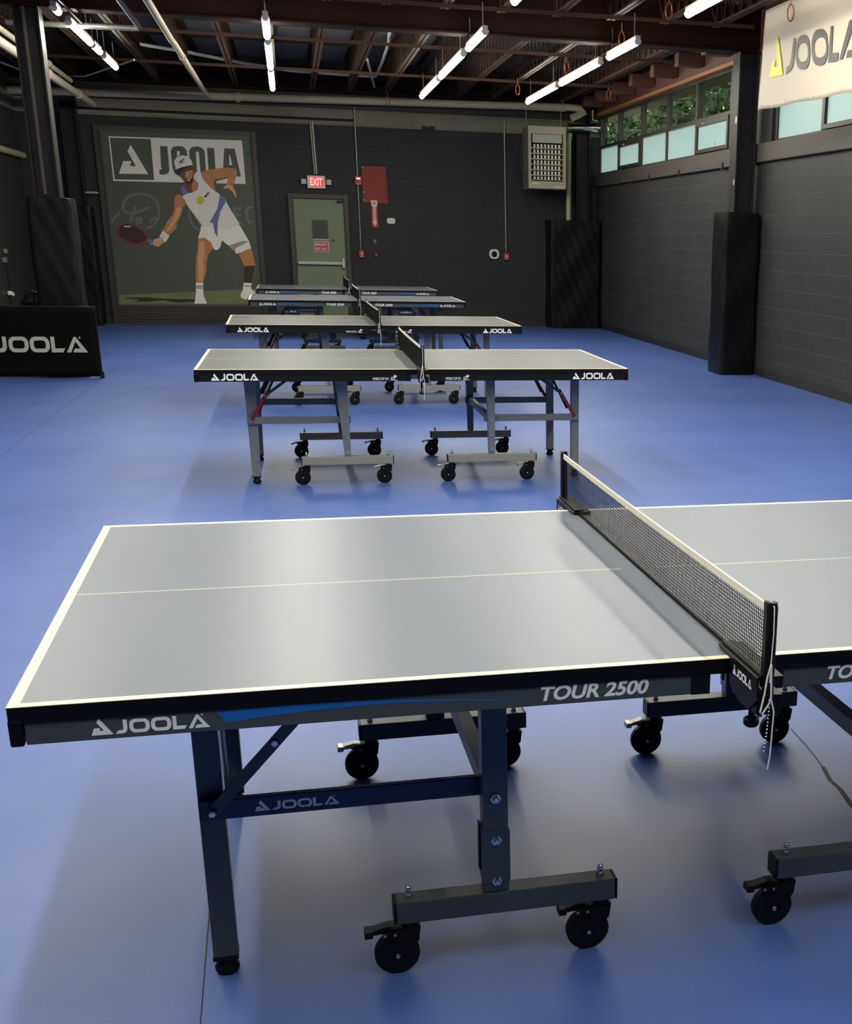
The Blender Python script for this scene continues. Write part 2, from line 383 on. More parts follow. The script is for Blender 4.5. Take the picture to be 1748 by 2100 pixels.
PRINT=[
('court',[(-2.9,0.478),(-2.18,0.521),(-0.862,0.605),(-0.553,0.626),(-0.573,0.356),(-2.915,0.332)]),
('shade',[(-2.806,0.441),(-2.419,0.445),(-2.189,0.428),(-1.639,0.425),(-1.643,0.383),(-1.946,0.363),(-2.192,0.402),(-2.426,0.374),(-2.69,0.372),(-2.571,0.407),(-2.799,0.424)]),
('ghost',[(-0.898,1.969),(-0.74,1.965),(-0.743,1.924),(-0.843,1.928),(-0.843,1.864),(-0.764,1.861),(-0.768,1.821),(-0.843,1.826),(-0.84,1.748),(-0.749,1.742),(-0.747,1.701),(-0.897,1.714)]),
('ghost',[(-0.662,1.992),(-0.57,1.995),(-0.57,1.948),(-0.623,1.95),(-0.643,1.91),(-0.645,1.778),(-0.622,1.754),(-0.581,1.755),(-0.582,1.713),(-0.658,1.711),(-0.697,1.76),(-0.701,1.925)]),
('white',[(-2.798,3.032),(-0.658,3.052),(-0.651,2.355),(-2.794,2.335)]),
('sheet',[(-2.779,3.011),(-2.136,3.017),(-2.142,2.368),(-2.773,2.358)]),
('white',[(-2.461,2.913),(-2.228,2.461),(-2.696,2.451),(-2.607,2.653),(-2.475,2.658),(-2.511,2.578),(-2.413,2.578),(-2.524,2.81)]),
('sheet',[(-1.996,2.912),(-1.879,2.912),(-1.882,2.536),(-1.912,2.479),(-1.979,2.458),(-2.047,2.464),(-2.046,2.534),(-2.002,2.548),(-2.012,2.579)]),
('sheet',[(-1.83,2.84),(-1.791,2.904),(-1.709,2.923),(-1.629,2.919),(-1.577,2.865),(-1.57,2.77),(-1.573,2.547),(-1.605,2.466),(-1.672,2.448),(-1.753,2.453),(-1.806,2.491),(-1.829,2.586)]),
('white',[(-1.734,2.828),(-1.712,2.852),(-1.689,2.829),(-1.687,2.782),(-1.733,2.756)]),
('sheet',[(-1.538,2.851),(-1.492,2.913),(-1.409,2.93),(-1.329,2.915),(-1.285,2.861),(-1.287,2.557),(-1.293,2.493),(-1.538,2.484)]),
('white',[(-1.429,2.831),(-1.403,2.853),(-1.38,2.833),(-1.38,2.522),(-1.423,2.501),(-1.435,2.552)]),
('sheet',[(-1.24,2.915),(-1.126,2.914),(-1.129,2.579),(-1.031,2.579),(-1.031,2.477),(-1.245,2.478)]),
('sheet',[(-0.958,2.918),(-0.789,2.918),(-0.72,2.472),(-0.836,2.473),(-0.845,2.564),(-0.895,2.564),(-0.906,2.473),(-1.021,2.473)]),
('white',[(-0.891,2.812),(-0.875,2.812),(-0.848,2.653),(-0.895,2.651)]),
('skin',[(-1.38,2.522),(-1.203,2.576),(-0.971,2.608),(-0.79,2.599),(-0.773,2.543),(-0.822,2.395),(-0.87,2.313),(-0.97,2.309),(-0.933,2.464),(-1.135,2.417),(-1.18,2.367),(-1.17,2.287),(-1.101,2.188),(-1.245,2.284),(-1.349,2.41)]),
('skin_dark',[(-1.18,2.367),(-1.135,2.417),(-0.933,2.464),(-0.938,2.44),(-1.129,2.385),(-1.159,2.287),(-1.101,2.188),(-1.159,2.222)]),
('skin_light',[(-0.968,2.334),(-0.87,2.321),(-0.835,2.232),(-0.814,2.143),(-0.835,2.131),(-0.885,2.231),(-0.956,2.277),(-1.024,2.262),(-1.021,2.292)]),
('skin_dark',[(-1.673,2.351),(-1.495,2.421),(-1.438,2.327),(-1.455,2.229),(-1.549,2.186),(-1.645,2.207)]),
('skin',[(-1.495,2.421),(-1.438,2.327),(-1.455,2.229),(-1.532,2.195),(-1.548,2.291)]),
('blue',[(-1.676,2.311),(-1.607,2.173),(-1.693,2.128),(-1.736,2.245)]),
('skin',[(-1.805,2.146),(-1.732,2.148),(-1.655,2.004),(-1.718,1.946),(-1.763,1.814),(-1.84,1.682),(-1.856,1.599),(-1.991,1.473),(-2.081,1.561),(-1.993,1.71),(-1.892,1.827),(-1.857,1.942),(-1.843,2.088)]),
('skin_light',[(-1.816,1.943),(-1.734,1.945),(-1.779,1.814),(-1.911,1.631),(-2.01,1.53),(-2.032,1.554),(-1.901,1.729)]),
('cloth',[(-2.081,1.558),(-1.978,1.473),(-2.059,1.361),(-2.148,1.461)]),
('skin_light',[(-2.242,1.41),(-2.107,1.454),(-2.074,1.372),(-2.181,1.288),(-2.268,1.319),(-2.323,1.334),(-2.263,1.36)]),
('blue',[(-2.346,1.432),(-2.253,1.385),(-2.265,1.34),(-2.36,1.374)]),
('red',[(-2.761,1.642),(-2.669,1.672),(-2.513,1.629),(-2.387,1.557),(-2.335,1.424),(-2.352,1.374),(-2.529,1.31),(-2.702,1.362),(-2.817,1.443),(-2.824,1.53)]),
('maroon',[(-2.751,1.629),(-2.671,1.657),(-2.517,1.612),(-2.401,1.544),(-2.353,1.424),(-2.368,1.387),(-2.527,1.331),(-2.693,1.38),(-2.798,1.453),(-2.807,1.527)]),
('cloth',[(-2.704,1.618),(-2.591,1.617),(-2.596,1.601),(-2.709,1.601)]),
('cloth',[(-1.47,2.519),(-1.38,2.522),(-1.342,2.394),(-1.23,2.269),(-1.105,2.183),(-1.028,2.112),(-0.927,1.919),(-0.81,1.708),(-0.85,1.624),(-1.021,1.586),(-1.168,1.616),(-1.448,1.65),(-1.52,1.772),(-1.621,1.932),(-1.71,2.124),(-1.615,2.176),(-1.549,2.186),(-1.455,2.229),(-1.427,2.359)]),
('cloth_light',[(-1.448,1.65),(-1.168,1.616),(-1.021,1.586),(-0.811,1.691),(-0.723,1.527),(-0.664,1.412),(-0.639,1.295),(-0.901,1.197),(-1.024,1.337),(-1.118,1.418),(-1.161,1.301),(-1.207,1.258),(-1.265,1.265),(-1.305,1.381),(-1.399,1.453),(-1.516,1.443),(-1.463,1.576)]),
('blue',[(-1.097,2.175),(-1.042,2.145),(-1.008,2.048),(-1.113,1.881),(-1.164,1.715),(-1.189,1.466),(-1.232,1.548),(-1.245,1.697),(-1.302,1.712),(-1.159,1.929),(-1.113,2.077)]),
('shade',[(-1.361,2.122),(-1.285,2.202),(-1.256,2.19),(-1.323,2.144),(-1.264,2.157),(-1.342,2.111)]),
('cloth_shade',[(-1.024,1.337),(-0.765,1.418),(-0.664,1.412),(-0.91,1.289),(-0.901,1.197)]),
('cloth_shade',[(-1.621,1.932),(-1.52,1.772),(-1.448,1.65),(-1.415,1.648),(-1.561,1.869)]),
('skin',[(-1.516,1.443),(-1.398,1.458),(-1.305,1.381),(-1.281,1.273),(-1.372,1.18),(-1.409,1.045),(-1.42,0.911),(-1.488,0.707),(-1.614,0.705),(-1.605,0.908),(-1.566,1.159),(-1.534,1.276)]),
('skin_light',[(-1.505,1.377),(-1.419,1.412),(-1.417,1.245),(-1.467,1.044),(-1.462,0.91),(-1.512,0.724),(-1.562,0.723),(-1.558,0.959)]),
('skin',[(-0.866,1.206),(-0.639,1.303),(-0.614,1.178),(-0.588,1.026),(-0.61,0.89),(-0.684,0.702),(-0.811,0.717),(-0.807,0.887),(-0.78,1.006),(-0.838,1.14)]),
('maroon',[(-0.778,0.997),(-0.593,1.009),(-0.616,0.89),(-0.684,0.702),(-0.806,0.717),(-0.803,0.887)]),
('cloth_light',[(-1.617,0.705),(-1.492,0.707),(-1.506,0.503),(-1.46,0.351),(-1.671,0.348),(-1.629,0.536)]),
('shade',[(-1.619,0.655),(-1.498,0.65),(-1.499,0.638),(-1.62,0.641)]),
('shade',[(-1.621,0.624),(-1.501,0.619),(-1.502,0.607),(-1.622,0.611)]),
('cloth_light',[(-0.811,0.717),(-0.675,0.71),(-0.691,0.616),(-0.619,0.548),(-0.736,0.478),(-0.791,0.426),(-0.882,0.46),(-0.877,0.528),(-0.839,0.58)]),
('cloth_shade',[(-0.814,0.674),(-0.684,0.667),(-0.685,0.647),(-0.816,0.654)]),
('skin_dark',[(-1.72,2.454),(-1.654,2.552),(-1.493,2.627),(-1.469,2.567),(-1.489,2.486),(-1.508,2.373),(-1.57,2.314),(-1.64,2.352),(-1.684,2.407)]),
('skin',[(-1.616,2.53),(-1.522,2.573),(-1.503,2.517),(-1.528,2.42),(-1.587,2.394),(-1.641,2.433),(-1.627,2.497)]),
('skin_light',[(-1.625,2.513),(-1.6,2.522),(-1.582,2.451),(-1.608,2.434)]),
('shade',[(-1.656,2.531),(-1.514,2.578),(-1.512,2.559),(-1.653,2.509)]),
('shade',[(-1.63,2.377),(-1.586,2.41),(-1.538,2.401),(-1.505,2.437),(-1.517,2.356),(-1.574,2.309),(-1.64,2.349)]),
('skin_light',[(-1.607,2.394),(-1.553,2.407),(-1.568,2.368),(-1.598,2.367)]),
('shade',[(-1.776,2.548),(-1.659,2.589),(-1.501,2.63),(-1.52,2.602),(-1.663,2.544),(-1.723,2.459),(-1.768,2.496)]),
('cloth',[(-1.794,2.675),(-1.741,2.748),(-1.642,2.78),(-1.562,2.763),(-1.511,2.701),(-1.493,2.63),(-1.658,2.595),(-1.776,2.548)]),
('shade',[(-1.725,2.661),(-1.638,2.733),(-1.606,2.729),(-1.674,2.695),(-1.624,2.705),(-1.702,2.654)]),
('shade',[(-1.734,2.624),(-1.651,2.675),(-1.595,2.671),(-1.653,2.659)]),
('ball',[(-1.357,2.067),(-1.368,2.034),(-1.394,2.009),(-1.426,2.0),(-1.456,2.008),(-1.477,2.031),(-1.483,2.063),(-1.471,2.096),(-1.446,2.12),(-1.414,2.13),(-1.383,2.122),(-1.363,2.099)]),
]
STROKES=[[(-2.697,1.87),(-2.667,1.999),(-2.56,2.107),(-2.428,2.143),(-2.252,2.132),(-2.133,2.031),(-2.106,1.886),(-2.135,1.756),(-2.22,1.639),(-2.33,1.588)],[(-2.894,1.671),(-2.81,1.786),(-2.75,1.82)],[(-2.695,1.886),(-2.621,1.824),(-2.508,1.835),(-2.374,1.879),(-2.28,1.93)],[(-2.481,1.94),(-2.542,1.81),(-2.586,1.695)],[(-2.506,1.697),(-2.468,1.747),(-2.412,1.74),(-2.426,1.683),(-2.485,1.665),(-2.506,1.697)],[(-2.264,1.687),(-2.225,1.753),(-2.16,1.755)],[(-1.624,1.9),(-1.619,1.769),(-1.565,1.639),(-1.487,1.584)]]
BANNER={'mark':[(13.535,3.579),(13.485,3.532),(13.321,3.2),(13.735,3.208),(13.642,3.357),(13.549,3.362),(13.576,3.299),(13.475,3.288),(13.563,3.488)],'J':[(13.06,3.501),(12.999,3.495),(13.003,3.316),(13.03,3.24),(13.105,3.209),(13.243,3.192),(13.208,3.259),(13.141,3.265),(13.098,3.3)],'L':[(12.124,3.483),(12.062,3.479),(12.06,3.25),(11.883,3.236),(11.898,3.165),(12.139,3.178)],'A':[(11.853,3.168),(11.69,3.468),(11.596,3.474),(11.339,3.156),(11.7,3.168),(11.678,3.227),(11.496,3.221),(11.619,3.369),(11.782,3.167)],'O1':[(12.59,3.331),(12.587,3.271),(12.601,3.231),(12.631,3.203),(12.676,3.187),(12.748,3.185),(12.823,3.196),(12.876,3.217),(12.918,3.249),(12.947,3.292),(12.965,3.355),(12.968,3.417),(12.952,3.457),(12.921,3.485),(12.874,3.5),(12.801,3.499),(12.727,3.487),(12.676,3.466),(12.636,3.434),(12.607,3.392)],'O1i':[(12.64,3.334),(12.64,3.301),(12.653,3.279),(12.677,3.264),(12.712,3.256),(12.768,3.256),(12.825,3.263),(12.865,3.275),(12.896,3.293),(12.916,3.316),(12.928,3.35),(12.928,3.384),(12.914,3.406),(12.889,3.421),(12.853,3.428),(12.797,3.427),(12.74,3.42),(12.701,3.408),(12.671,3.39),(12.651,3.367)],'O2':[(12.172,3.322),(12.168,3.261),(12.182,3.22),(12.212,3.191),(12.257,3.175),(12.329,3.174),(12.405,3.185),(12.458,3.207),(12.5,3.24),(12.53,3.284),(12.549,3.348),(12.552,3.411),(12.537,3.452),(12.505,3.481),(12.458,3.496),(12.385,3.495),(12.311,3.482),(12.259,3.46),(12.218,3.428),(12.19,3.385)],'O2i':[(12.211,3.324),(12.211,3.29),(12.223,3.268),(12.246,3.252),(12.281,3.244),(12.334,3.244),(12.39,3.252),(12.429,3.264),(12.459,3.282),(12.48,3.306),(12.491,3.341),(12.491,3.375),(12.479,3.398),(12.455,3.413),(12.419,3.421),(12.365,3.42),(12.31,3.412),(12.272,3.4),(12.243,3.382),(12.223,3.358)]}
# ================================================================== ROOM
XL, XR, YB, YF, ZC = -4.2, 5.6, 24.6, -4.0, 4.38
fl = struct(B(XL-.2, XR+.2, YF-.2, YB+.2, -.1, 0).build('floor', 'floor'))
sm = MB()
def strip(mb, pts, w, z=.0006):
    for (x0, y0), (x1, y1) in zip(pts, pts[1:]):
        d = Vector((x1-x0, y1-y0, 0)).normalized(); a = Vector((-d.y, d.x, 0))*w/2
        mb.add([(x0-a.x,y0-a.y,z),(x1-a.x,y1-a.y,z),(x1+a.x,y1+a.y,z),(x0+a.x,y0+a.y,z)], [(0,1,2,3)])
strip(sm, [(1.55,3.75),(1.545,3.60)], .005); strip(sm, [(1.545,3.6),(1.53,3.42)], .004); strip(sm, [(1.53,3.42),(1.51,3.31),(1.515,3.25)], .014)
strip(sm, [(1.515,3.25),(1.50,3.13),(1.51,2.9),(1.5,2.0)], .017)
strip(sm, [(-.29,3.0),(-.288,2.9),(-.28,2.4),(-.27,1.6)], .003)
strip(sm, [(-2.10,4),(-2.08,22)], .0035)
sm.build('seam', 'seam', fl)
cr = MB(); P = [(-1.62,6.1),(-1.36,6.8),(-1.12,7.55),(-.87,8.35),(-.6,9.3),(-.39,10.03),(-.25,10.5)]
for (x0, y0), (x1, y1) in zip(P, P[1:]):
    cr.add([(x0-.035,y0,.0002),(x0,y0,.0022),(x0+.035,y0,.0002),(x1-.035,y1,.0002),(x1,y1,.0022),(x1+.035,y1,.0002)], [(0,1,4,3),(1,2,5,4)])
cr.build('crease', 'floor', fl, smooth=True)

# walls
struct(B(XL-.2, XR+.2, YB, YB+.2, 0, 3.36).build('wall_back', 'block_x'))
struct(B(XL-.2, XR+.2, YB-.01, YB+.2, 3.36, 3.62).build('trim_1', 'band'))
struct(B(XL-.2, XR+.2, YB, YB+.2, 3.62, ZC+.1).build('trim_2', 'paint_dark'))
struct(B(XL-.2, XL, YF, YB, 0, 3.36).build('wall_left', 'paint_dark'))
struct(B(XL-.2, XL+.01, YF, YB, 3.36, 3.62).build('trim_3', 'heater_side'))
struct(B(XL-.2, XL, YF, YB, 3.62, ZC+.1).build('trim_4', 'paint_dark'))
struct(B(XL-.2, XR+.2, YF-.2, YF, 0, ZC+.1).build('wall_front', 'block_x'))
wr = MB().box(XR, XR+.2, YF, YB, 0, 2.50)
struct(wr.build('wall_right', 'block_y'))
struct(MB().box(XR-.06, XR+.2, YF, YB, 2.50, 2.71).build('trim_5', 'sill', bevel=.008))
struct(B(XR-.05, XR+.2, YF, YB, 3.735, ZC+.1).build('trim_6', 'redwood'))
struct(B(XR-.07, XR+.05, YF, YB, 3.69, 3.735).build('trim_7', 'wood'))
struct(B(XR-.015, XR, YF, YB, 0, .10).build('baseboard_right', 'baseb'))
struct(B(XL, XR, YB-.015, YB, 0, .10).build('baseboard_back', 'baseb'))
# little clips and stains along the sill
cl = MB()
for y in (16.9, 18.9, 20.6, 22.5): cl.box(XR-.075, XR-.06, y, y+.05, 2.46, 2.56)
o = cl.build('bracket', 'steel_dark', bpy.data.objects['trim_5'])

# roof deck: trapezoidal ribs running across the room
dk = MB(); prof = []; y = YF-.2
while y < YB+.2:
    prof += [(y, ZC), (y+.05, ZC), (y+.07, ZC+.04), (y+.13, ZC+.04)]; y += .15
prof.append((YB+.2, ZC))
vs = [(x, a, b) for x in (XL-.2, XR+.2) for a, b in prof]; n = len(prof)
dk.add(vs, [(i, i+1, n+i+1, n+i) for i in range(n-1)])
dk.box(XL-.2, XR+.2, YF-.2, YB+.2, ZC+.06, ZC+.12)
struct(dk.build('ceiling', 'deck'))

# ---- windows
def window_bank(name, ys, sashes, y_lo, y_hi):
    w = struct(empty(name, (XR+.06, 0, 0)))
    fr = MB(); z0, z1, zt = 2.71, 3.69, 3.175
    fr.box(-.02,.06,y_lo,y_hi,z0,z0+.035); fr.box(-.02,.06,y_lo,y_hi,z1-.03,z1); fr.box(-.03,.05,y_lo,y_hi,zt-.022,zt+.022)
    for yy in ys: fr.box(-.025,.06,yy-.035,yy+.035,z0+.035,z1-.03)
    fr.build('frame', 'winframe', w, bevel=.004)
    for i in range(len(ys)-1):
        a, b = ys[i]+.035, ys[i+1]-.035
        MB().add([(.02,a,zt+.022),(.02,b,zt+.022),(.02,b,z1-.03),(.02,a,z1-.03)], [(0,1,2,3)]).build('clear_pane', 'glass', w)
        if i in sashes:
            s = MB()
            s.box(-.045,.0,a,b,z0+.035,z0+.085); s.box(-.045,.0,a,b,zt-.085,zt-.022)
            s.box(-.045,.0,a,a+.06,z0+.085,zt-.085); s.box(-.045,.0,b-.06,b,z0+.085,zt-.085)
            so = s.build('hopper_sash', 'winframe', w, bevel=.003)
            p = MB().add([(-.01,a+.06,z0+.085),(-.01,b-.06,z0+.085),(-.01,b-.06,zt-.085),(-.01,a+.06,zt-.085)], [(0,1,2,3)])
            p.build('frosted_pane', 'frost', so)
            l = MB().box(-.065,-.045,(a+b)/2+.3,(a+b)/2+.36,zt-.07,zt-.045); l.build('latch', 'aluminium', so)
        else:
            p = MB().add([(.0,a,z0+.035),(.0,b,z0+.035),(.0,b,zt-.022),(.0,a,zt-.022)], [(0,1,2,3)])
            p.build('frosted_pane', 'frost', w)
    return w
window_bank('window_1', [15.85, 16.98, 18.5, 20.02, 21.52, 23.08, 24.5], (1, 4), 15.85, 24.56)
window_bank('window_2', [6.2, 7.7, 9.25, 10.8, 12.3, 13.83, 15.26], (4,), 6.2, 15.3)
for nm, a, b in (('wall_right.001', YF, 6.2), ('wall_right.002', 15.3, 15.85)):
    struct(B(XR, XR+.2, a, b, 2.71, 3.69).build(nm, 'paint_dark'))
# small red marks stuck on two frosted panes
for y, z in ((17.62, 2.79), (16.72, 2.93)):
    MB().flat([(y-.03,z-.03),(y+.01,z-.02),(y+.035,z+.02),(y+.02,z+.07),(y-.005,z+.06),(y+.012,z+.015)], lambda a, b: (-.015 if a > 17 else -.004, a, b)).build('red_mark', 'red_sign', bpy.data.objects['window_1'])

# outdoors: ground, roof overhang, trees
struct(B(XR+.2, 60, -30, 90, -.4, -.3).build('trim_8', 'grass'))
struct(B(XR+.2, 6.9, -2, 32, 3.98, 4.08).build('trim_9', 'soffit'))
def tree(x, y, h, r, label):
    t = tag(empty('leafy_tree', (x, y, -.3)), label, 'tree', 'trees outside the high windows')
    MB().tube([(0,0,0),(.1,.05,h*.35),(-.1,.1,h*.6),(0,0,h*.85)], [.22,.17,.11,.05], 10).build('trunk', 'trunk', t)
    br = MB()
    for k in range(9):
        a = k*2.4; z = h*(.35+.05*k); br.tube([(0,0,z),(math.cos(a)*r*.4,math.sin(a)*r*.4,z+.5),(math.cos(a)*r*.75,math.sin(a)*r*.75,z+.8)], [.07,.05,.02], 6)
    br.build('branches', 'trunk', t)
    lf = MB()
    for k in range(9000):
        u = Vector((random.gauss(0,1), random.gauss(0,1), random.gauss(0,1))).normalized()*(random.random()**.4)
        c = Vector((u.x*r, u.y*r, h*.62+u.z*h*.42))
        c += Vector((math.sin(c.z*3), math.cos(c.x*3), math.sin(c.y*2.5)))*.25
        s = random.uniform(.07, .17); a = Vector((random.gauss(0,1), random.gauss(0,1), random.gauss(0,.6))).normalized()
        b = a.cross(Vector((random.gauss(0,1), random.gauss(0,1), random.gauss(0,1)))).normalized()
        lf.add([c-a*s, c-b*s*.5, c+a*s, c+b*s*.5], [(0,1,2,3)])
    lf.build('foliage', 'leaf', t)
tree(11.5, 33, 6.6, 3.2, 'broad leafy tree outside, seen through the clear panes nearest the far corner')
tree(16.5, 50, 9.5, 4.6, 'tall leafy tree standing outside behind the other trees')
tree(10.8, 39.5, 6.0, 2.8, 'small leafy tree outside the far end of the window band')
tree(11.8, 27, 6.2, 2.8, 'leafy tree outside the clear panes nearest the steel column')

# ---- steel
def hcol(x, y, z1, name, label, bolts=True):
    t = tag(empty(name, (x, y, 0)), label, 'column', 'steel columns')
    MB().box(-.125,-.108,-.125,.125,.012,z1).box(.108,.125,-.125,.125,.012,z1).box(-.108,.108,-.008,.008,.012,z1).build('shaft', 'steel_dark', t)
    B(-.17,.17,-.17,.17,0,.012).build('base_plate', 'steel_dark', t)
    return t
c1 = hcol(5.395, 15.725, 3.70, 'steel_column', 'dark steel column against the window wall, between the two window banks')
c2 = hcol(-2.45, 15.725, 3.70, 'steel_column', 'dark steel column rising behind the low black barrier on the left')
B(-.03,.0,-.145,-.1255,1.9,3.69).build('conduit_strip', 'steel_side', c2)
tg = MB().box(-.128,-.1255,-.1,-.05,2.93,3.0).box(-.128,-.1255,-.1,-.06,2.24,2.3); tg.build('paper_tag', 'pipe', c1)
c3 = hcol(-3.36, 24.42, 3.85, 'steel_column', 'black steel column in the left rear corner beside the player banner')
c4 = hcol(5.28, 24.42, 3.85, 'steel_column', 'black steel column in the right rear corner beside the hanging heater')
B(.13,.32,-.01,.02,2.12,2.15).build('clamp_arm', 'aluminium', c3)

def pad(x0, x1, y0, y1, h, label, seed, amp=1.):
    random.seed(seed); nx, nz = 14, 44
    mb = MB()
    per = []; r = .025
    for cx, cy, a0 in ((x1-r,y0+r,-90),(x1-r,y1-r,0),(x0+r,y1-r,90),(x0+r,y0+r,180)):
        for k in range(4): per.append((cx+r*math.cos(math.radians(a0+30*k)), cy+r*math.sin(math.radians(a0+30*k))))
    P = []
    for i in range(len(per)):
        a, b = per[i], per[(i+1) % len(per)]; L = math.hypot(b[0]-a[0], b[1]-a[1]); m = max(1, int(L/.03))
        for k in range(m): P.append((a[0]+(b[0]-a[0])*k/m, a[1]+(b[1]-a[1])*k/m))
    n = len(P); mx, my = (x0+x1)/2, (y0+y1)/2; ph = [random.uniform(0,6) for _ in range(6)]
    for j in range(nz+1):
        z = h*j/nz
        for i, (px, py) in enumerate(P):
            d = Vector((px-mx, py-my, 0)); L = max(.01, d.length)
            q = px*7+py*5
            wv = amp*(.005*math.sin(z*4+q*.6+ph[0])+.004*math.sin(z*7-q*1.3+ph[1])+.002*math.sin((z+q*.35)*15+ph[2]))
            e = .012*math.exp(-((z-h)/.04)**2)+.006*math.exp(-(z/.05)**2)
            k = (L+wv-e*.6)/L
            dz = .008*math.sin(q*3+ph[3]) if j == nz else 0
            mb.v.append((mx+d.x*k, my+d.y*k, z+dz))
    for j in range(nz):
        for i in range(n): mb.f.append((j*n+i, j*n+(i+1)%n, (j+1)*n+(i+1)%n, (j+1)*n+i)); mb.m.append(0)
    mb.f.append(tuple(nz*n+i for i in range(n))); mb.m.append(0)
    t = mb.build('column_pad', 'vinyl', smooth=True)
    return tag(t, label, 'padding', 'black safety pads')
pad(5.13, 5.57, 15.46, 15.98, 1.92, 'black padded wrap around the foot of the column by the window wall', 1)
pad(-2.66, -2.22, 15.50, 15.95, 1.86, 'black padded wrap on the column directly behind the low barrier', 2)
pad(-3.56, -3.14, 24.00, 24.54, 1.90, 'creased black padded wrap in the left rear corner beside the player banner', 3)
mp = pad(4.62, 5.55, 24.02, 24.55, 1.90, 'wide black padded panel in the right rear corner under the heater pipe', 4, 1.6)

bm_ = MB().box(XL, XR, 15.60, 15.85, 3.70, 3.72).box(XL, XR, 15.60, 15.85, 4.17, 4.19).box(XL, XR, 15.717, 15.733, 3.72, 4.17)
tag(bm_.build('roof_beam', 'beam'), 'deep dark red steel roof beam crossing the hall above the columns', 'beam')
bm_ = MB().box(XL, XR, 24.36, 24.56, 3.86, 3.88).box(XL, XR, 24.45, 24.47, 3.88, 4.18).box(XL, XR, 24.36, 24.56, 4.18, 4.2)
tag(bm_.build('roof_beam', 'beam'), 'dark red steel beam running along the top of the rear wall', 'beam')
bm_ = MB().box(XL, XR, 6.9, 7.15, 3.70, 3.72).box(XL, XR, 6.9, 7.15, 4.17, 4.19).box(XL, XR, 7.017, 7.033, 3.72, 4.17)
tag(bm_.build('roof_beam', 'beam'), 'dark red steel roof beam above the nearest part of the hall', 'beam')

def joist(y0, y1, ye0, ye1):
    """open-web joist along y; bottom chord from y0 to y1, top chord from ye0 to ye1"""
    t = empty('roof_joist', (0, (ye0+ye1)/2, 3.87)); c = (ye0+ye1)/2; zt = ZC-3.87-.005
    bc = MB()
    for s in (-1, 1):
        bc.box(min(s*.008,s*.046), max(s*.008,s*.046), y0-c, y1-c, 0, .006)
        bc.box(min(s*.008,s*.014), max(s*.008,s*.014), y0-c, y1-c, .006, .04)
    bc.build('bottom_chord', 'joist', t)
    tcd = MB()
    for s in (-1, 1):
        tcd.box(min(s*.008,s*.046), max(s*.008,s*.046), ye0-c, ye1-c, zt-.006, zt)
        tcd.box(min(s*.008,s*.014), max(s*.008,s*.014), ye0-c, ye1-c, zt-.04, zt-.006)
    tcd.build('top_chord', 'joist', t)
    wb_ = MB(); n = int((y1-y0)/.29); st = (y1-y0)/n
    for k in range(n):
        a, b, m = y0-c+k*st, y0-c+(k+1)*st, y0-c+(k+.5)*st
        wb_.bar((0,a+.02,.02), (0,m,zt-.02), .014, .014); wb_.bar((0,m,zt-.02), (0,b-.02,.02), .014, .014)
    wb_.bar((0,ye0-c+.1,zt-.03), (0,y0-c+.05,.02), .016, .016); wb_.bar((0,ye1-c-.1,zt-.03), (0,y1-c-.05,.02), .016, .016)
    wb_.build('web', 'joist', t)
    B(-.05,.05,ye0-c,ye0-c+.12,zt-.18,zt-.04).build('bearing_seat', 'joist', t)
    return t
ORD = ['first','second','third','fourth','fifth','sixth','seventh','eighth','ninth','tenth','eleventh','twelfth','thirteenth','fourteenth','fifteenth','sixteenth']
pf = joist(16.2, 24.1, 15.78, 24.5); pn = joist(7.6, 15.2, 7.0, 15.66)
for bay, proto in (('beyond the deep cross beam', pf), ('on the near side of the cross beam', pn)):
    for i in range(15):
        x = .55+.61*(i-7); o = proto if i == 0 else copy_tree(proto)
        o.location.x = x
        tag(o, '%s brown open-web roof joist from the left, %s' % (ORD[i], bay), 'roof joist', 'open-web joists '+bay)
def bridging(y, z, label, x0=XL, x1=5.15):
    m = MB().box(x0, x1, y, y+.035, z-.005, z).box(x0, x1, y, y+.005, z-.04, z-.005)
    tag(m.build('bridging_bar', 'joist'), label, 'bracing bar', 'bridging bars across the joists')
bridging(17.95, 3.865, 'low bridging angle across the joists just beyond the deep beam')
bridging(21.15, 3.865, 'low bridging angle across the joists nearer the rear wall')
bridging(14.8, 3.865, 'low bridging angle in front of the deep cross beam')
for y, s in ((18.6,'nearest the deep beam'), (20.2,'halfway to the rear wall'), (21.9,'closest to the rear wall')):
    m = MB().box(XL, XR, y, y+.06, ZC-.09, ZC-.05)
    tag(m.build('bridging_bar', 'steel_dark'), 'dark bridging bar high under the deck, %s' % s, 'bracing bar', 'high bars under the deck')
# timber outriggers above the window lintel
for i, y in enumerate((16.68, 17.9, 19.15, 20.4, 21.6, 22.85, 23.8)):
    m = B(5.18, 5.54, y, y+.20, 3.80, 3.97)
    tag(m.build('timber_block', 'redwood', bevel=.004), '%s dark red timber block above the window lintel counting from the column' % ORD[i], 'timber block', 'blocks above the lintel')
tag(B(5.16, 5.2, 15.9, 24.3, 3.98, 4.2).build('timber_rail', 'redwood'), 'long dark red timber rail carrying the blocks above the windows', 'rail')

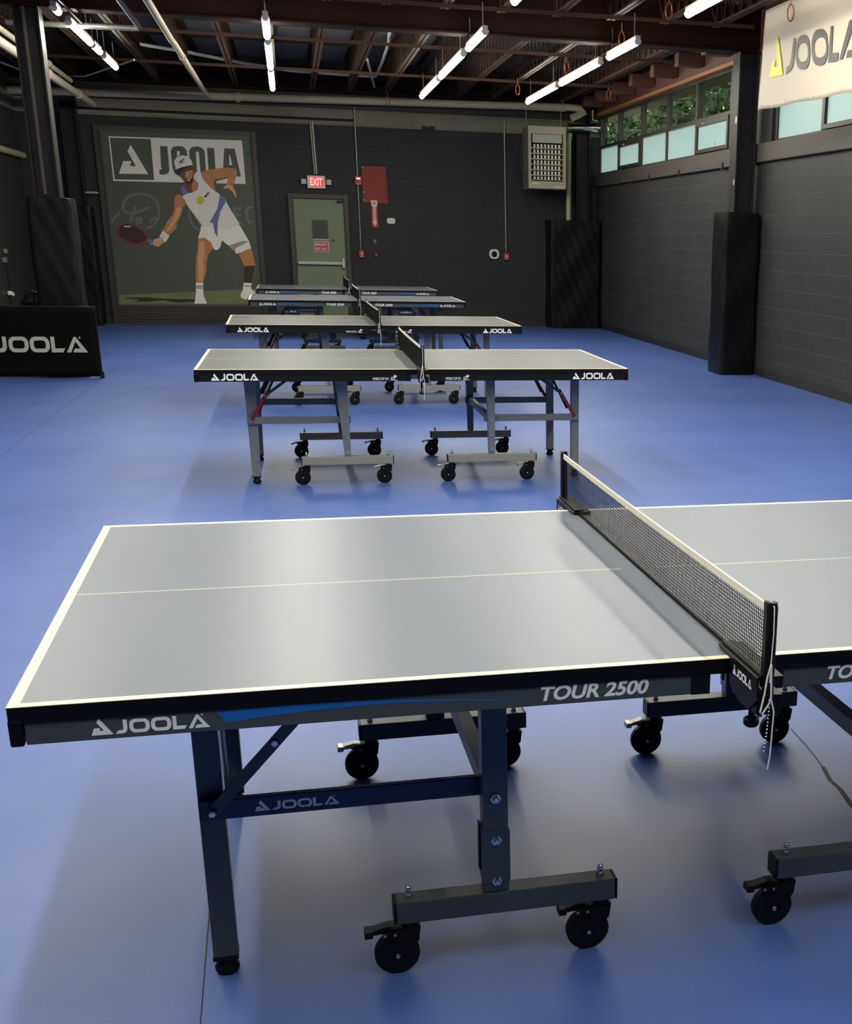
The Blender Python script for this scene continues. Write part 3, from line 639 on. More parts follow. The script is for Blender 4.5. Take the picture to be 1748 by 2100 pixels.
# ================================================================== LAMPS
def lamp(y0, y1):
    L = y1-y0; t = empty('ceiling_lamp', (0, (y0+y1)/2, 3.55)); w = .037
    h = MB().box(-w*.75, w*.75, -L/2, L/2, .035, .085); h.build('housing', 'housing', t, bevel=.004)
    d = MB(); n = 9; P = [(w*math.cos(PI+PI*k/n), .035+.042*math.sin(PI+PI*k/n)) for k in range(n+1)]
    vs = [(a, yy, b) for yy in (-L/2+.02, L/2-.02) for a, b in P]
    d.add(vs, [(k, k+1, n+1+k+1, n+1+k) for k in range(n)]+[tuple(range(n+1)), tuple(range(2*n+1, n, -1)), (0, n, 2*n+1, n+1)])
    d.build('diffuser', 'lamp', t)
    for s in (-1, 1):
        e = MB(); P2 = [(w*1.06*math.cos(PI+PI*k/n), .037+.046*math.sin(PI+PI*k/n)) for k in range(n+1)]
        a, b = (s*L/2, s*(L/2-.02))
        e.add([(p, yy, q) for yy in (a, b) for p, q in P2], [(k, k+1, n+1+k+1, n+1+k) for k in range(n)]+[tuple(range(n+1)), tuple(range(2*n+1, n, -1)), (0, n, 2*n+1, n+1)])
        e.build('end_cap', 'housing', t)
        MB().tube([(0,s*L*.38,.085),(0,s*L*.38,.32)], .004, 6).build('hanger', 'conduit', t)
    return t
protos = {}
def place_lamp(x, y0, y1, label, group):
    L = round(y1-y0, 2)
    if L in protos: o = copy_tree(protos[L])
    else: o = lamp(y0, y1); protos[L] = o
    o.location = (x, (y0+y1)/2, 3.55); tag(o, label, 'ceiling lamp', group)
rows = [(-2.05, 'leftmost row'), (-.08, 'second row from the left'), (2.10, 'third row from the left'), (3.73, 'rightmost row')]
for x, nm in rows:
    g = 'lamps in the %s' % nm
    if x == -2.05: F = [(14.70,15.0,'tiny'), (15.62,17.22,'middle'), (17.38,18.02,'small'), (18.36,19.58,'farthest')]
    else: F = [(14.45,15.80,'short near'), (16.22,18.62,'long middle'), (18.86,21.26,'long farthest')]
    for a, b, k in F: place_lamp(x, a, b, '%s glowing strip lamp of the %s beyond the cross beam' % (k, nm), g)
    y = 12.62; k = 0
    while y > 0:
        place_lamp(x, y-2.4, y, '%s strip lamp before the cross beam, %s' % (ORD[k], nm), g); y -= 2.58; k += 1

# ================================================================== PIPES
def pipe(pts, r, mat, label, cat='pipe', name='pipe', couplings=(), n=14):
    mb = MB().tube(pts, r, n); o = mb.build(name, mat, smooth=True)
    tag(o, label, cat)
    for p, q in couplings: MB().tube([p, q], r*1.25, n).build('coupling', mat, o, smooth=True)
    return o
pipe([(-4.2,24.2,3.64),(5.05,24.2,3.80),(5.2,24.2,3.79),(5.27,24.2,3.73),(5.12,24.17,3.66),(5.02,24.17,3.62)], .062, 'pipe', 'thick cream pipe running along the top of the rear wall',
     couplings=[((-.7,24.2,3.70),(-.62,24.2,3.70))])
pipe([(-1.14,10,3.61),(-1.14,16.9,3.61),(-1.13,17.0,3.61),(-1.13,24.1,3.66)], .036, 'pipe', 'long pale pipe coming down the ceiling to the rear wall pipe, left of the lamps', couplings=[((-1.13,18.3,3.615),(-1.13,18.42,3.615))])
pipe([(-1.40,10,3.62),(-1.40,16.05,3.62),(-1.42,16.12,3.62),(-1.5,16.15,3.62),(-2.75,16.25,3.62)], .03, 'conduit', 'grey pipe with an elbow turning left just beyond the deep beam', couplings=[((-2.0,16.19,3.62),(-2.1,16.198,3.62))])
pipe([(-1.98,8,3.64),(-1.98,16.1,3.64)], .014, 'steel_dark', 'thin dark conduit in front of the deep beam on the left', 'conduit', 'conduit')
pipe([(-2.94,10,3.5),(-2.96,24.3,3.5)], .055, 'pipe', 'thick cream pipe along the left side passing behind the column', couplings=[((-2.95,19.9,3.5),(-2.95,20.0,3.5)),((-2.95,22.6,3.5),(-2.95,22.7,3.5))])
pipe([(-2.87,10,3.62),(-2.95,22.0,3.62)], .034, 'pipe', 'thinner cream pipe above the thick left pipe', couplings=[((-2.92,19.9,3.62),(-2.92,20.0,3.62))])
pipe([(-3.9,17,3.62),(-3.4,22.1,3.66),(-2.75,22.1,3.70),(-2.5,21.6,3.72),(-1.88,20.3,3.76)], .013, 'pvc', 'thin white conduit bending across the left of the ceiling', 'conduit', 'conduit')
pipe([(-4.14,12,2.68),(-4.14,24.5,2.68)], .05, 'pipe_green', 'pale green pipe fixed along the left wall')
pipe([(-3.22,24.572,3.45),(1.25,24.572,3.45)], .02, 'steel_dark', 'dark conduit running across the pale block band of the rear wall', 'conduit', 'conduit')
pipe([(4.98,24.1,3.37),(4.98,24.1,3.32),(4.965,24.08,3.2),(4.965,24.08,1.9)], .045, 'pipe_green', 'pale green pipe dropping beside the heater into the corner pad')
pipe([(4.95,24.15,3.46),(5.1,24.15,3.47),(5.55,24.2,3.49)], .085, 'foil', 'shiny foil duct from the heater to the window wall', 'duct', 'duct')
pipe([(1.45,18.54,4.1),(1.53,19.9,4.1),(1.58,21.8,4.1),(1.6,23.9,4.1),(.95,23.87,4.1),(.24,23.73,4.1),(-.17,23.4,4.1),(-.85,22.65,4.1),(-1.28,22.1,4.1),(-2.08,21.3,4.1)], .024, 'pvc', 'white plastic conduit snaking between the roof joists', 'conduit', 'conduit')
pipe([(1.34,21.73,4.1),(1.6,24.3,3.98)], .02, 'pvc', 'short white conduit dropping to the rear beam', 'conduit', 'conduit')
pipe([(.53,24.57,3.42),(.555,24.57,2.55)], .02, 'conduit', 'galvanised conduit dropping to the exit sign', 'conduit', 'conduit')
pipe([(.495,24.57,3.42),(.52,24.57,2.55)], .012, 'conduit', 'thinner conduit just left of the one above the exit sign', 'conduit', 'conduit')
pipe([(1.255,24.545,3.66),(1.255,24.577,1.312)], .013, 'conduit', 'thin conduit dropping past the door to two red alarm boxes', 'conduit', 'conduit', couplings=[((1.255,24.57,2.9),(1.255,24.57,2.93)),((1.255,24.57,2.07),(1.255,24.57,2.1)),((1.255,24.57,1.6),(1.255,24.57,1.63))])
pipe([(3.885,24.57,3.58),(3.885,24.57,1.312)], .013, 'conduit', 'thin conduit dropping to the alarm box left of the corner pad', 'conduit', 'conduit', couplings=[((3.885,24.57,3.3),(3.885,24.57,3.33)),((3.885,24.57,2.3),(3.885,24.57,2.33))])
pipe([(5.44,24.25,3.78),(5.44,24.25,3.62),(5.54,24.25,3.60)], .013, 'pvc', 'small white bent pipe above the foil duct', 'pipe')
pipe([(-3.5,17.2,3.28),(-3.12,17.4,3.34)], .09, 'conduit', 'grey duct stub hanging at the far left under the ceiling', 'duct', 'duct')

def hook(x, y, z, label, s=1.):
    t = tag(empty('spring_hook', (x, y, z)), label, 'hanging hook', 'hanging spring hooks')
    P = [(.032*s*math.cos(2*PI*k/16), 0, .075*s*math.sin(2*PI*k/16)) for k in range(17)]
    MB().tube(P, .007*s, 8, cap=False).build('loop', 'copper', t, smooth=True)
    MB().tube([(0,0,.075*s),(0,0,.16)], .005, 6).build('stem', 'conduit', t)
for x, y, l in ((3.79,13.48,'coppery hook hanging near the top between the two near lamps'), (3.72,18.19,'coppery hook hanging left of the long lamp by the windows'), (5.0,21.17,'coppery hook hanging near the far window trim'),
                (3.79,15.43,'coppery hook hanging in front of the deep beam beside the short right lamp'), (1.79,23.94,'coppery hook hanging from the cream rear pipe'),
                (3.55,21.1,'coppery hook hanging above the heater'), (4.93,13.1,'coppery hook hanging in front of the cream wall banner')):
    hook(x, y, 3.73, l)

# ================================================================== REAR WALL ITEMS
# door
d = struct(empty('door_1', (.57, 24.6, 0)))
MB().box(-.53,-.45,-.09,0,0,2.23).box(.42,.50,-.09,0,0,2.23).box(-.45,.42,-.09,0,2.15,2.23).build('frame', 'door_frame', d, bevel=.004)
B(-.445,.415,-.05,-.005,.01,2.145).build('panel', 'door', d, bevel=.003)
wv = MB().box(-.145,.125,-.062,-.05,1.48,1.80); wv.build('window_surround', 'door_frame', d)
B(-.12,.10,-.065,-.062,1.505,1.775).build('wired_pane', 'wire_glass', d)
B(-.145,.125,-.07,-.05,1.465,1.48).build('window_ledge', 'aluminium', d)
hb = MB().box(-.425,.37,-.12,-.075,1.045,1.10).box(.34,.39,-.13,-.05,.99,1.16).box(-.43,-.385,-.10,-.05,1.05,1.09)
hb.build('push_bar', 'aluminium', d, bevel=.006)
B(.30,.40,-.08,-.05,2.09,2.13).build('closer', 'steel_dark', d)
MB().lathe((.205,-.05,1.46), (0,-1,0), [(0,.02),(.01,.02)], 12).build('lock_cylinder', 'steel_dark', d)
def wall_fn(y): return lambda a, b: (a, y, b)
s = tag(empty('door_sign', (1.14-.57, 24.545, 1.35)), 'small red and white emergency exit sign stuck on the green door', 'sign'); s.location = (.568, 24.545, 1.35)
B(-.128,.128,-.008,0,-.09,.09).build('board', 'paper', s)
B(-.118,.118,-.0095,-.008,-.08,.08).build('red_field', 'red_sign', s)
tx = MB(); put_text(tx, 'EMERGENCY', lambda a, b: (-.105+a, -.0105, .012+b), .21, .05, 0, .02); tx.build('lettering', 'paper', s)
tx = MB(); put_text(tx, 'EXIT ONLY', lambda a, b: (-.105+a, -.0105, -.062+b), .21, .05, 0, .02)
tx.build('lettering', 'paper', s)
# exit sign
s = tag(empty('exit_sign', (.54, 24.59, 2.425)), 'lit red exit sign with two lamp heads above the green door', 'sign')
B(-.155,.155,-.07,0,-.105,.105).build('case', 'white', s, bevel=.008)
B(-.115,.115,-.074,-.07,-.075,.08).build('lit_face', 'exit_face', s)
tx = MB(); put_text(tx, 'EXIT', lambda a, b: (-.105+a, -.0755, -.06+b), .21, .125, 0, .03); tx.build('lettering', 'exit_red', s)
for k in (-1, 1):
    m = MB().box(min(k*.155,k*.17),max(k*.155,k*.17),-.05,-.02,-.02,.02).box(min(k*.17,k*.26),max(k*.17,k*.26),-.085,-.01,-.045,.05)
    m.build('lamp_head', 'conduit', s, bevel=.012)
# boards and signs
s = tag(empty('red_board', (1.55, 24.59, 2.415)), 'plain faded red board fixed to the rear wall right of the door', 'board')
mb = MB().flat([(-.215,-.30),(.222,-.312),(.208,.305),(-.218,.298)], lambda a, b: (a, -.012, b), t=.012, nrm=(0,1,0)); mb.build('panel', 'red_panel', s)
mb = MB()
for a, b in ((-.205,.28),(-.2,-.13),(-.2,-.26)): mb.flat([(a-.012,b-.012),(a+.014,b-.006),(a+.004,b+.016)], lambda p, q: (p, -.0135, q))
mb.build('torn_tape', 'paper', s)
s = tag(empty('arrow_sign', (1.525, 24.578, 1.925)), 'narrow red fire extinguisher sign with a white downward arrow', 'sign')
B(-.056,.056,-.004,0,-.23,.23).build('board', 'red_sign', s)
mb = MB().flat([(-.056,.23),(.056,.23),(.056,.16),(.03,.12),(-.03,.12),(-.056,.16)], lambda a, b: (a, -.0052, b))
mb.flat([(-.024,.12),(.024,.12),(.024,-.13),(.045,-.13),(0,-.21),(-.045,-.13),(-.024,-.13)], lambda a, b: (a, -.0052, b)); mb.build('arrow', 'paper', s)
tx = MB(); put_text(tx, 'FIRE', lambda a, b: (-.035+a, -.0062, .16+b), .07, .04, 0, .02)
tx.build('lettering', 'red_sign', s); tx = MB()
for k, c in enumerate('EXTINGUISHER'): put_text(tx, c, lambda a, b, k=k: (-.010+a, -.0062, .10-k*.019+b), .02, .015, 0, .02)
tx.build('lettering', 'red_sign', s)
def alarm(x, z, w, h, label, strobe=False, handle=False):
    s = tag(empty('fire_alarm_box', (x, 24.59, z)), label, 'fire alarm')
    B(-w/2,w/2,-.06,0,-h/2,h/2).build('case', 'red', s, bevel=.006)
    if strobe: B(-w*.3,w*.3,-.075,-.06,h*.08,h*.34).build('strobe', 'chrome', s, bevel=.004)
    if handle: MB().box(-w*.25,w*.25,-.072,-.06,-h*.05,h*.06).box(-w*.08,w*.08,-.072,-.06,-h*.25,h*.25).build('handle', 'paper', s)
    B(-w*.3,w*.3,-.063,-.06,-h*.42,-h*.36).build('label_strip', 'paper', s)
alarm(1.265, 2.475, .12, .15, 'red strobe alarm box left of the faded red board', strobe=True)
alarm(1.262, 1.245, .10, .13, 'red pull alarm at the foot of the conduit beside the door', handle=True)
alarm(1.518, 1.235, .05, .05, 'tiny red box low on the rear wall under the arrow sign')
alarm(3.888, 1.25, .11, .12, 'red alarm box near the corner pad beside the round white unit', handle=True)
s = tag(MB().box(-.025,.025,-.02,0,-.035,.035).build('wall_switch', 'heater_side', bevel=.004), 'small grey switch plate below the arrow sign', 'switch'); s.location = (1.51, 24.6, 1.46)
s = tag(MB().flat(rring(-.075,.075,-.05,.05,.04), lambda a, b: (a, -.04, b), t=.04, nrm=(0,1,0)).build('wall_sensor', 'white', bevel=.008), 'white rounded sensor on the rear wall right of the arrow sign', 'sensor'); s.location = (1.81, 24.6, 1.815)
s = tag(empty('wall_speaker', (3.665, 24.6, 1.285)), 'round white unit with a black centre left of the alarm box', 'wall unit')
MB().flat(rring(-.09,.09,-.085,.085,.07), lambda a, b: (a, -.05, b), t=.05, nrm=(0,1,0)).build('case', 'white', s, bevel=.008)
MB().flat(rring(-.05,.05,-.055,.05,.045), lambda a, b: (a, -.056, b), t=.006, nrm=(0,1,0)).build('centre', 'black', s)
s = MB().box(-.11,.11,-.04,0,-.03,.02).box(-.1,-.03,-.05,0,.02,.035).box(.02,.09,-.05,0,.02,.035)
s = tag(s.build('cable_box', 'steel_dark'), 'small black cable box on the pale block band', 'box'); s.location = (2.53, 24.59, 3.38)
# roller shutter behind the printed banner
sh = MB()
for k in range(9): sh.box(-2.96,-.50,24.555,24.6,.005+k*.036,.030+k*.036)
sh.box(-3.0,-.46,24.585,24.6,0,3.2)
d2 = struct(sh.build('door_2', 'steel_side')); struct(d2)
mb = MB().box(-3.03,-2.96,24.54,24.6,0,3.2).box(-.50,-.43,24.54,24.6,0,3.2); mb.build('guide_rail', 'door_frame', d2)

# heater
h = tag(empty('unit_heater', (4.485, 23.9, 2.92)), 'beige box heater with rows of louvres hanging in the right rear corner', 'heater')
mb = MB().box(-.335,.335,-.3,.28,-.51,-.36).box(-.335,.335,-.3,.28,.38,.51).box(-.335,-.285,-.3,.28,-.36,.38).box(.285,.335,-.3,.28,-.36,.38)
mb.build('front_frame', 'heater', h, bevel=.006)
B(-.338,-.3351,-.28,.29,-.50,.50).build('side_cover', 'heater_side', h)
B(-.285,.285,-.10,.28,-.36,.38).build('cavity', 'gap_shade', h)  # solid block, near-black colour paints the shade behind the heater fins
B(-.26,.26,-.285,-.24,.24,.375).build('deflector', 'aluminium', h)
for r in range(7):
    z = .19-r*.088
    f = MB().box(-.285,.285,-.30,-.24,z-.048,z-.032); f.build('louvre', 'heater', h)
    f = MB()
    for k in range(8): f.box(-.235+k*.063,-.207+k*.063,-.265,-.20,z-.032,z+.028)
    f.build('fin_row', 'fin', h)
MB().box(-.27,-.13,-.302,-.30,-.435,-.42).box(.13,.30,-.302,-.30,-.48,-.465).build('label_strip', 'paper', h)
MB().tube([(-.338,.1,.36),(-.40,.1,.15),(-.40,.1,-.12),(-.338,.1,-.36)], .008, 6).build('cable', 'steel_side', h)
for a, b, c_ in ((-.32,.51,.80),(.30,.51,.80),(-.275,.80,.955),(.335,.80,.955)): MB().tube([(a,0,b),(a,0,c_)], .008, 6).build('hanger_rod', 'conduit', h)
B(-.40,.38,-.02,.02,.78,.81).build('hanger_rail', 'conduit', h)
# ================================================================== PRINTED BANNERS
s = tag(empty('player_banner', (0, 24.56, 0)), 'large green printed banner of a racket player in white on the rear wall', 'banner')
B(-2.93, -.53, -.006, 0, .315, 3.12).build('sheet', 'p_sheet', s)
keys = ['court','shade','ghost','white','sheet','skin','skin_dark','skin_light','blue','cloth','cloth_light','cloth_shade','red','maroon','ball']
mb = MB()
for i, (k, pts) in enumerate(PRINT):
    mb.cur = keys.index(k); yy = -.0066-.0004*i
    mb.flat(pts, lambda a, b, yy=yy: (a, yy, b))
mb.cur = 2; sk = 0
for st in STROKES:
    for (x0, z0), (x1, z1) in zip(st, st[1:]):
        dv = Vector((x1-x0, z1-z0)); L = dv.length or 1; nx, nz = -dv.y/L*.02, dv.x/L*.02; ex, ez = dv.x/L*.01, dv.y/L*.01
        sk += 1; yk = -.0061-.00001*sk
        mb.add([(x0-nx-ex,yk,z0-nz-ez),(x0+nx-ex,yk,z0+nz-ez),(x1+nx+ex,yk,z1+nz+ez),(x1-nx+ex,yk,z1-nz+ez)], [(0,1,2,3)])
mb.build('printed_figure', ['p_'+k for k in keys], s)
gm = MB()
for z in [.45+.3*k for k in range(9)]:
    for x in (-2.9, -.56): gm.lathe((x,-.006,z), (0,-1,0), [(0,.012),(.003,.012)], 8)
gm.build('grommet', 'steel_dark', s)

s = tag(empty('wall_banner', (4.97, 12.4, 3.87)), 'cream vinyl banner with lime and grey lettering hanging before the windows', 'banner')
mb = MB(); NY, NZ = 60, 26
bx = lambda y, z: .004*math.sin(y*5+z*3)+.003*math.sin(y*11-z*6)*min(1, (3.87-z)*2)
def bpt(y, z, off=0): return (bx(y, z)-off, y-12.4, z-3.87)
for j in range(NZ+1):
    for i in range(NY+1):
        y = 13.93-3.4*i/NY; f = j/NZ; zt = 3.87; zb = 2.925-.021*(13.93-y)+.006*math.sin(y*6)
        y2 = y+.10*f*(1-i/NY); z = zt+(zb-zt)*f
        mb.v.append(bpt(y2, z))
for j in range(NZ):
    for i in range(NY): mb.f.append((j*(NY+1)+i, j*(NY+1)+i+1, (j+1)*(NY+1)+i+1, (j+1)*(NY+1)+i)); mb.m.append(0)
so = mb.build('sheet', 'banner', s, smooth=True); sd = so.modifiers.new('thickness', 'SOLIDIFY'); sd.thickness = .002
def bfn(y, z): return bpt(y, z, .011)
MB().flat(BANNER['mark'], bfn).build('printed_mark', 'banner_lime', s)
mb = MB().flat(BANNER['J'], bfn).flat(BANNER['L'], bfn).flat(BANNER['A'], bfn)
mb.flat(BANNER['O1'], bfn, [BANNER['O1i'][::-1]]).flat(BANNER['O2'], bfn, [BANNER['O2i'][::-1]])
mb.build('lettering', 'banner_grey', s)
gm = MB()
for k in range(10):
    y = 13.95-.36*k; gm.lathe(bpt(y, 2.955-.021*(13.93-y), .004), (-1,0,0), [(0,.011),(.004,.011)], 8)
gm.build('grommet', 'aluminium', s)
mb = MB()
for y in (13.9, 12.9, 11.9, 10.9): mb.tube([(0,y-12.4,-.03),(.03,y-12.4,.02)], .004, 6)
mb.build('tie', 'cord', s)

# ================================================================== LEFT SIDE
s = tag(empty('court_barrier', (-3.08, 15.38, 0)), 'low black cloth court barrier with grey lettering standing at the left edge', 'barrier')
mb = MB(); 
for i in range(25):
    for j in range(13):
        x = -1.0+2.0*i/24; z = .02+.735*j/12
        mb.v.append((x, -.012+.004*math.sin(x*5+z*3)*math.sin(PI*i/24), z))
for i in range(24):
    for j in range(12): mb.f.append((i*13+j, (i+1)*13+j, (i+1)*13+j+1, i*13+j+1)); mb.m.append(0)
so = mb.build('cloth', 'barrier', s, smooth=True); sd = so.modifiers.new('thickness', 'SOLIDIFY'); sd.thickness = .006
mb = MB().tube([(-1.0,0,.02),(-1.0,0,.755),(1.0,0,.755),(1.0,0,.02)], .009, 8); mb.build('frame', 'steel_dark', s)
for x in (-1.0, 1.0):
    mb = MB().tube([(x,-.10,.012),(x,0,.05),(x,.12,.012)], .008, 8).box(x-.02,x+.02,-.03,.02,.0,.07); mb.build('foot', 'rubber', s)
mb = MB(); wordmark(mb, lambda a, b: (a, -.0225, b), -.27, .278, 1.155, .165, mark=True)
mb.build('lettering', 'barrier_logo', s)

s = tag(empty('plastic_chair', (-2.86, 16.5, 0)), 'black chair of which only the curved arm shows above the barrier', 'chair')
MB().box(-.22,.22,-.22,.22,.43,.46).build('seat', 'black', s, bevel=.01)
mb = MB().box(-.2,.2,.19,.215,.46,.74); mb.build('backrest', 'black', s, bevel=.01)
for x in (-.2, .2):
    for y in (-.2, .2): MB().tube([(x,y,0),(x*.95,y*.95,.44)], .012, 8).build('leg', 'black', s)
for x, dz in ((-.02, 0),):
    mb = MB(); P = [(-.12,-.2,.46),(-.11,-.19,.70),(-.06,-.17,.82),(.0,-.15,.865),(.05,-.13,.85),(.11,-.12,.82)]
    mb.tube(P, [.016,.018,.022,.02,.014,.008], 10); mb.tube([(-.03,-.2,.46),(.01,-.17,.70),(.03,-.15,.84)], .014, 8)
    mb.build('arm', 'black', s, smooth=True)

s = tag(empty('wall_cable_box', (-4.19, 22.05, 1.15)), 'grey cable boxes with a thin wire on the left wall', 'electrical box')
MB().box(0,.05,.08,.17,.03,.09).build('junction_box', 'conduit', s); MB().box(0,.05,-.10,.02,-.10,-.03).build('junction_box', 'conduit', s)
MB().tube([(.03,-.05,-.1),(.03,.02,-.35),(.03,-.06,-.65),(.03,-.04,-1.1)], .006, 6).build('cable', 'rubber', s)
s = tag(MB().box(0,.06,-.10,.12,-.03,.03).build('wall_adapter', 'white', bevel=.01), 'white plastic adapter fixed low on the left wall above the barrier', 'adapter'); s.location = (-4.19, 22.1, .59)
s.rotation_euler.x = -.15

# ================================================================== TABLES
TW = 1.525
def mirror_pair(fn):
    for sgn in (-1, 1): fn(sgn)
def mk_caster(par, u, v, flip, metal_pedal, floor_u):
    """stem at (u,v); wheel trails towards -u, touching the floor at floor_u"""
    c = empty('caster', (u, v, 0)); c.parent = par
    w = floor_u-u
    wh = MB().lathe((w,-.013,.05), (0,1,0), [(0,.036),(.002,.046),(.005,.05),(.021,.05),(.024,.046),(.026,.036)], 28)
    wo = wh.build('wheel', 'rubber', c, smooth=True)
    hb_ = MB().lathe((w,-.0145,.05), (0,1,0), [(0,.012),(.0005,.030),(.001,.033),(.028,.033),(.0285,.030),(.029,.012)], 24); hb_.build('wheel_hub', 'wheel_hub', c, smooth=True)
    ax = MB().lathe((w,-.024,.05), (0,1,0), [(0,.005),(.003,.0065),(.045,.0065),(.048,.005)], 6); ax.build('axle_bolt', 'chrome', c)
    fk = MB()
    for sy in (-.0195, .0165):
        fk.flat([(w-.014,.042),(w+.012,.040),(.018,.085),(.022,.118),(-.024+w*.5,.118),(w-.03,.108),(w-.024,.092)], lambda a, b, sy=sy: (a, sy, b), t=.003, nrm=(0,1,0))
    fk.box(-.03+w*.6,.022,-.0195,.0195,.114,.119); fk.build('fork', 'black', c)
    MB().tube([(0,0,.117),(0,0,.131)], .018, 14).build('swivel_ring', 'steel_dark', c, smooth=True)
    pd = MB().frustum((w-.070,w-.052,-.017,.017,.098), (w-.068,w-.05,-.017,.017,.114)); pd.flat([(w-.055,.104),(w-.055,.114),(w-.02,.122),(w+.004,.118),(w+.004,.108)], lambda a, b: (a, -.014, b), t=.028, nrm=(0,1,0))
    pd.build('brake_pedal', 'aluminium' if metal_pedal else 'black', c, bevel=.0015)
    for uu in (w-.026, w-.004): MB().lathe((uu,-.0215,.103), (0,1,0), [(0,.003),(.003,.0036)], 10).build('rivet', 'aluminium', c)
    return c
def bolt(mb, u, v, z, r=.008):
    mb.lathe((u, v, z), (0,-1,0), [(0,r*1.5),(.002,r*1.5),(.002,r),(.007,r),(.009,r*.6)], 6)

def make_table(style):
    tour = style == 'tour'
    t = empty('table_tennis_table', (0,0,0))
    legm = 'leg' if tour else 'leg_cup'; footm = 'leg' if tour else 'beam_cup'
    for sg in (-1, 1):
        X = lambda a, b: (min(sg*a, sg*b), max(sg*a, sg*b))
        # playing board
        x0, x1 = X(.003, 1.366)
        B(x0, x1, .004, TW-.004, .733, .7595).build('half_top', 'top_tour' if tour else 'top_cup', t, bevel=.0015)
        ln = MB(); z = .7600
        a, b = X(1.370, 1.350); ln.box(a, b, 0, TW, .7588, z)
        a, b = X(.003, 1.350)
        ln.box(a, b, 0, .020, .7588, z).box(a, b, TW-.020, TW, .7588, z)
        a, b = X(.048, 1.350); ln.box(a, b, TW/2-.0015, TW/2+.0015, .7590, z)
        ln.build('white_lines', 'line', t)
        ed = MB(); a, b = X(.003, 1.3695); zz = .733
        ed.box(a, b, .0005, .004, zz-.006, .7586).box(a, b, TW-.004, TW-.0005, zz-.006, .7586)
        a, b = X(1.366, 1.3695); ed.box(a, b, .004, TW-.004, zz-.006, .7586)
        ed.build('edge_band', 'edge', t)
        # apron frame below the board
        ap = MB(); a, b = X(.10, 1.345); z0 = .686
        ap.box(a, b, .003, .028, z0, .7325).box(a, b, TW-.028, TW-.003, z0, .7325)
        a, b = X(1.33, 1.36); ap.box(a, b, .05, TW-.05, z0, .7325); a, b = X(.10, .13); ap.box(a, b, .03, TW-.03, z0, .7325)
        a, b = X(.70, .74); ap.box(a, b, .03, TW-.03, z0+.01, .7325)
        ap.build('apron', 'apron' if tour else 'apron_black', t, bevel=.0015)
        for v0, v1 in ((-.001, .05), (TW-.05, TW+.001)):
            a, b = X(1.348, 1.3715); m = MB().box(a, b, v0, v1, z0-.002, .735)
            m.build('corner_cap', 'edge', t, bevel=.004)
        for v0, v1 in ((.001, .03), (TW-.03, TW-.001)):
            a, b = X(.060, .101); B(a, b, v0, v1, z0-.001, .7328).build('end_cap', 'foot_end', t, bevel=.001)
        # legs with rubber feet
        for v in (.305, TW-.305):
            for kind in ('leg', 'post'):
                if kind == 'leg':
                    w = .026; top = w if tour else .038; uc = 1.066 if tour else (1.057 if sg < 0 else 1.070)
                    if tour or sg < 0: fr = ((sg*uc-w, sg*uc+w, v-.025, v+.025, .042), (sg*uc-top, sg*uc+top, v-.025, v+.025, .70))
                    else: fr = ((sg*uc-w, sg*uc+w, v-.025, v+.025, .042), (sg*uc-w, sg*uc+w, v-.025, v+.025, .70))
                    lo = MB().frustum(*fr).build('leg', legm, t, bevel=.003)
                    MB().lathe((sg*uc, v, 0), (0,0,1), [(0,.020),(.006,.026),(.014,.027),(.026,.020),(.044,.019)], 20).build('foot_pad', 'rubber', lo, smooth=True)
                    B(sg*uc-w-.001, sg*uc+w+.001, v-.026, v+.026, .040, .050).build('leg_plug', 'foot_end', lo)
            if tour:
                MB().tube([(sg*1.034, v+.05, .45),(sg*1.034, v+.05, .69)], .005, 8).build('lock_rod', 'aluminium', t, smooth=True)
        for v, vs in ((.21, 1), (TW-.21, -1)):
            # foot beam on two casters
            if tour: ua, ub, pa, pb = (-.705, -.200, -.505, -.450) if sg < 0 else (.188, .700, .452, .507)
            else: ua, ub, pa, pb = (-.770, -.175, -.490, -.452) if sg < 0 else (.177, .783, .451, .506)
            fb = MB().box(ua+.006, ub-.006, v-.027, v+.027, .131, .183).build('foot_beam', footm, t, bevel=.003)
            for q0 in (ua, ub-.006): B(q0, q0+.006, v-.0265, v+.0265, .1315, .1825).build('beam_cap', 'foot_end', fb, bevel=.002)
            su = [ua+.035, ub-.035]
            nt_ = MB()
            for u in su:
                nt_ = MB(); nt_.lathe((u, v, .183), (0,0,1), [(0,.009),(.004,.009),(.004,.0075),(.014,.0075),(.016,.006),(.020,.0075),(.026,.006),(.029,.002)], 12)
                nt_.build('dome_nut', 'chrome', fb, smooth=True)
            for u in su: mk_caster(t, u, v, 1, (v > .7 and tour) or (not tour), u-.03)
            # upright post
            if tour: po = MB().box(pa, pb, v-.024, v+.024, .184, .69)
            elif sg < 0: po = MB().frustum((-.490, -.450, v-.024, v+.024, .184), (-.528, -.452, v-.024, v+.024, .69))
            else: po = MB().frustum((.458, .500, v-.024, v+.024, .184), (.449, .506, v-.024, v+.024, .69))
            po = po.build('post', legm, t, bevel=.003)
            face = v-vs*.028
            if tour:
                MB().box(pa-.003, pb+.003, v-.0275, v+.0275, .208, .335).build('post_sleeve', legm, po, bevel=.002)
                MB().box(pa-.007, pa-.003, v-.0, v+.018, .23, .345).build('side_plate', 'foot_end', po)
            mu = (pa+pb)/2
            for z in (.412, .312, .213):
                bt = MB(); bt.lathe((mu, face-.001*vs, z), (0,-vs,0), [(0,.012),(.0015,.012),(.0015,.008),(.007,.008),(.009,.005)], 6)
                bt.build('bolt', 'chrome', po)
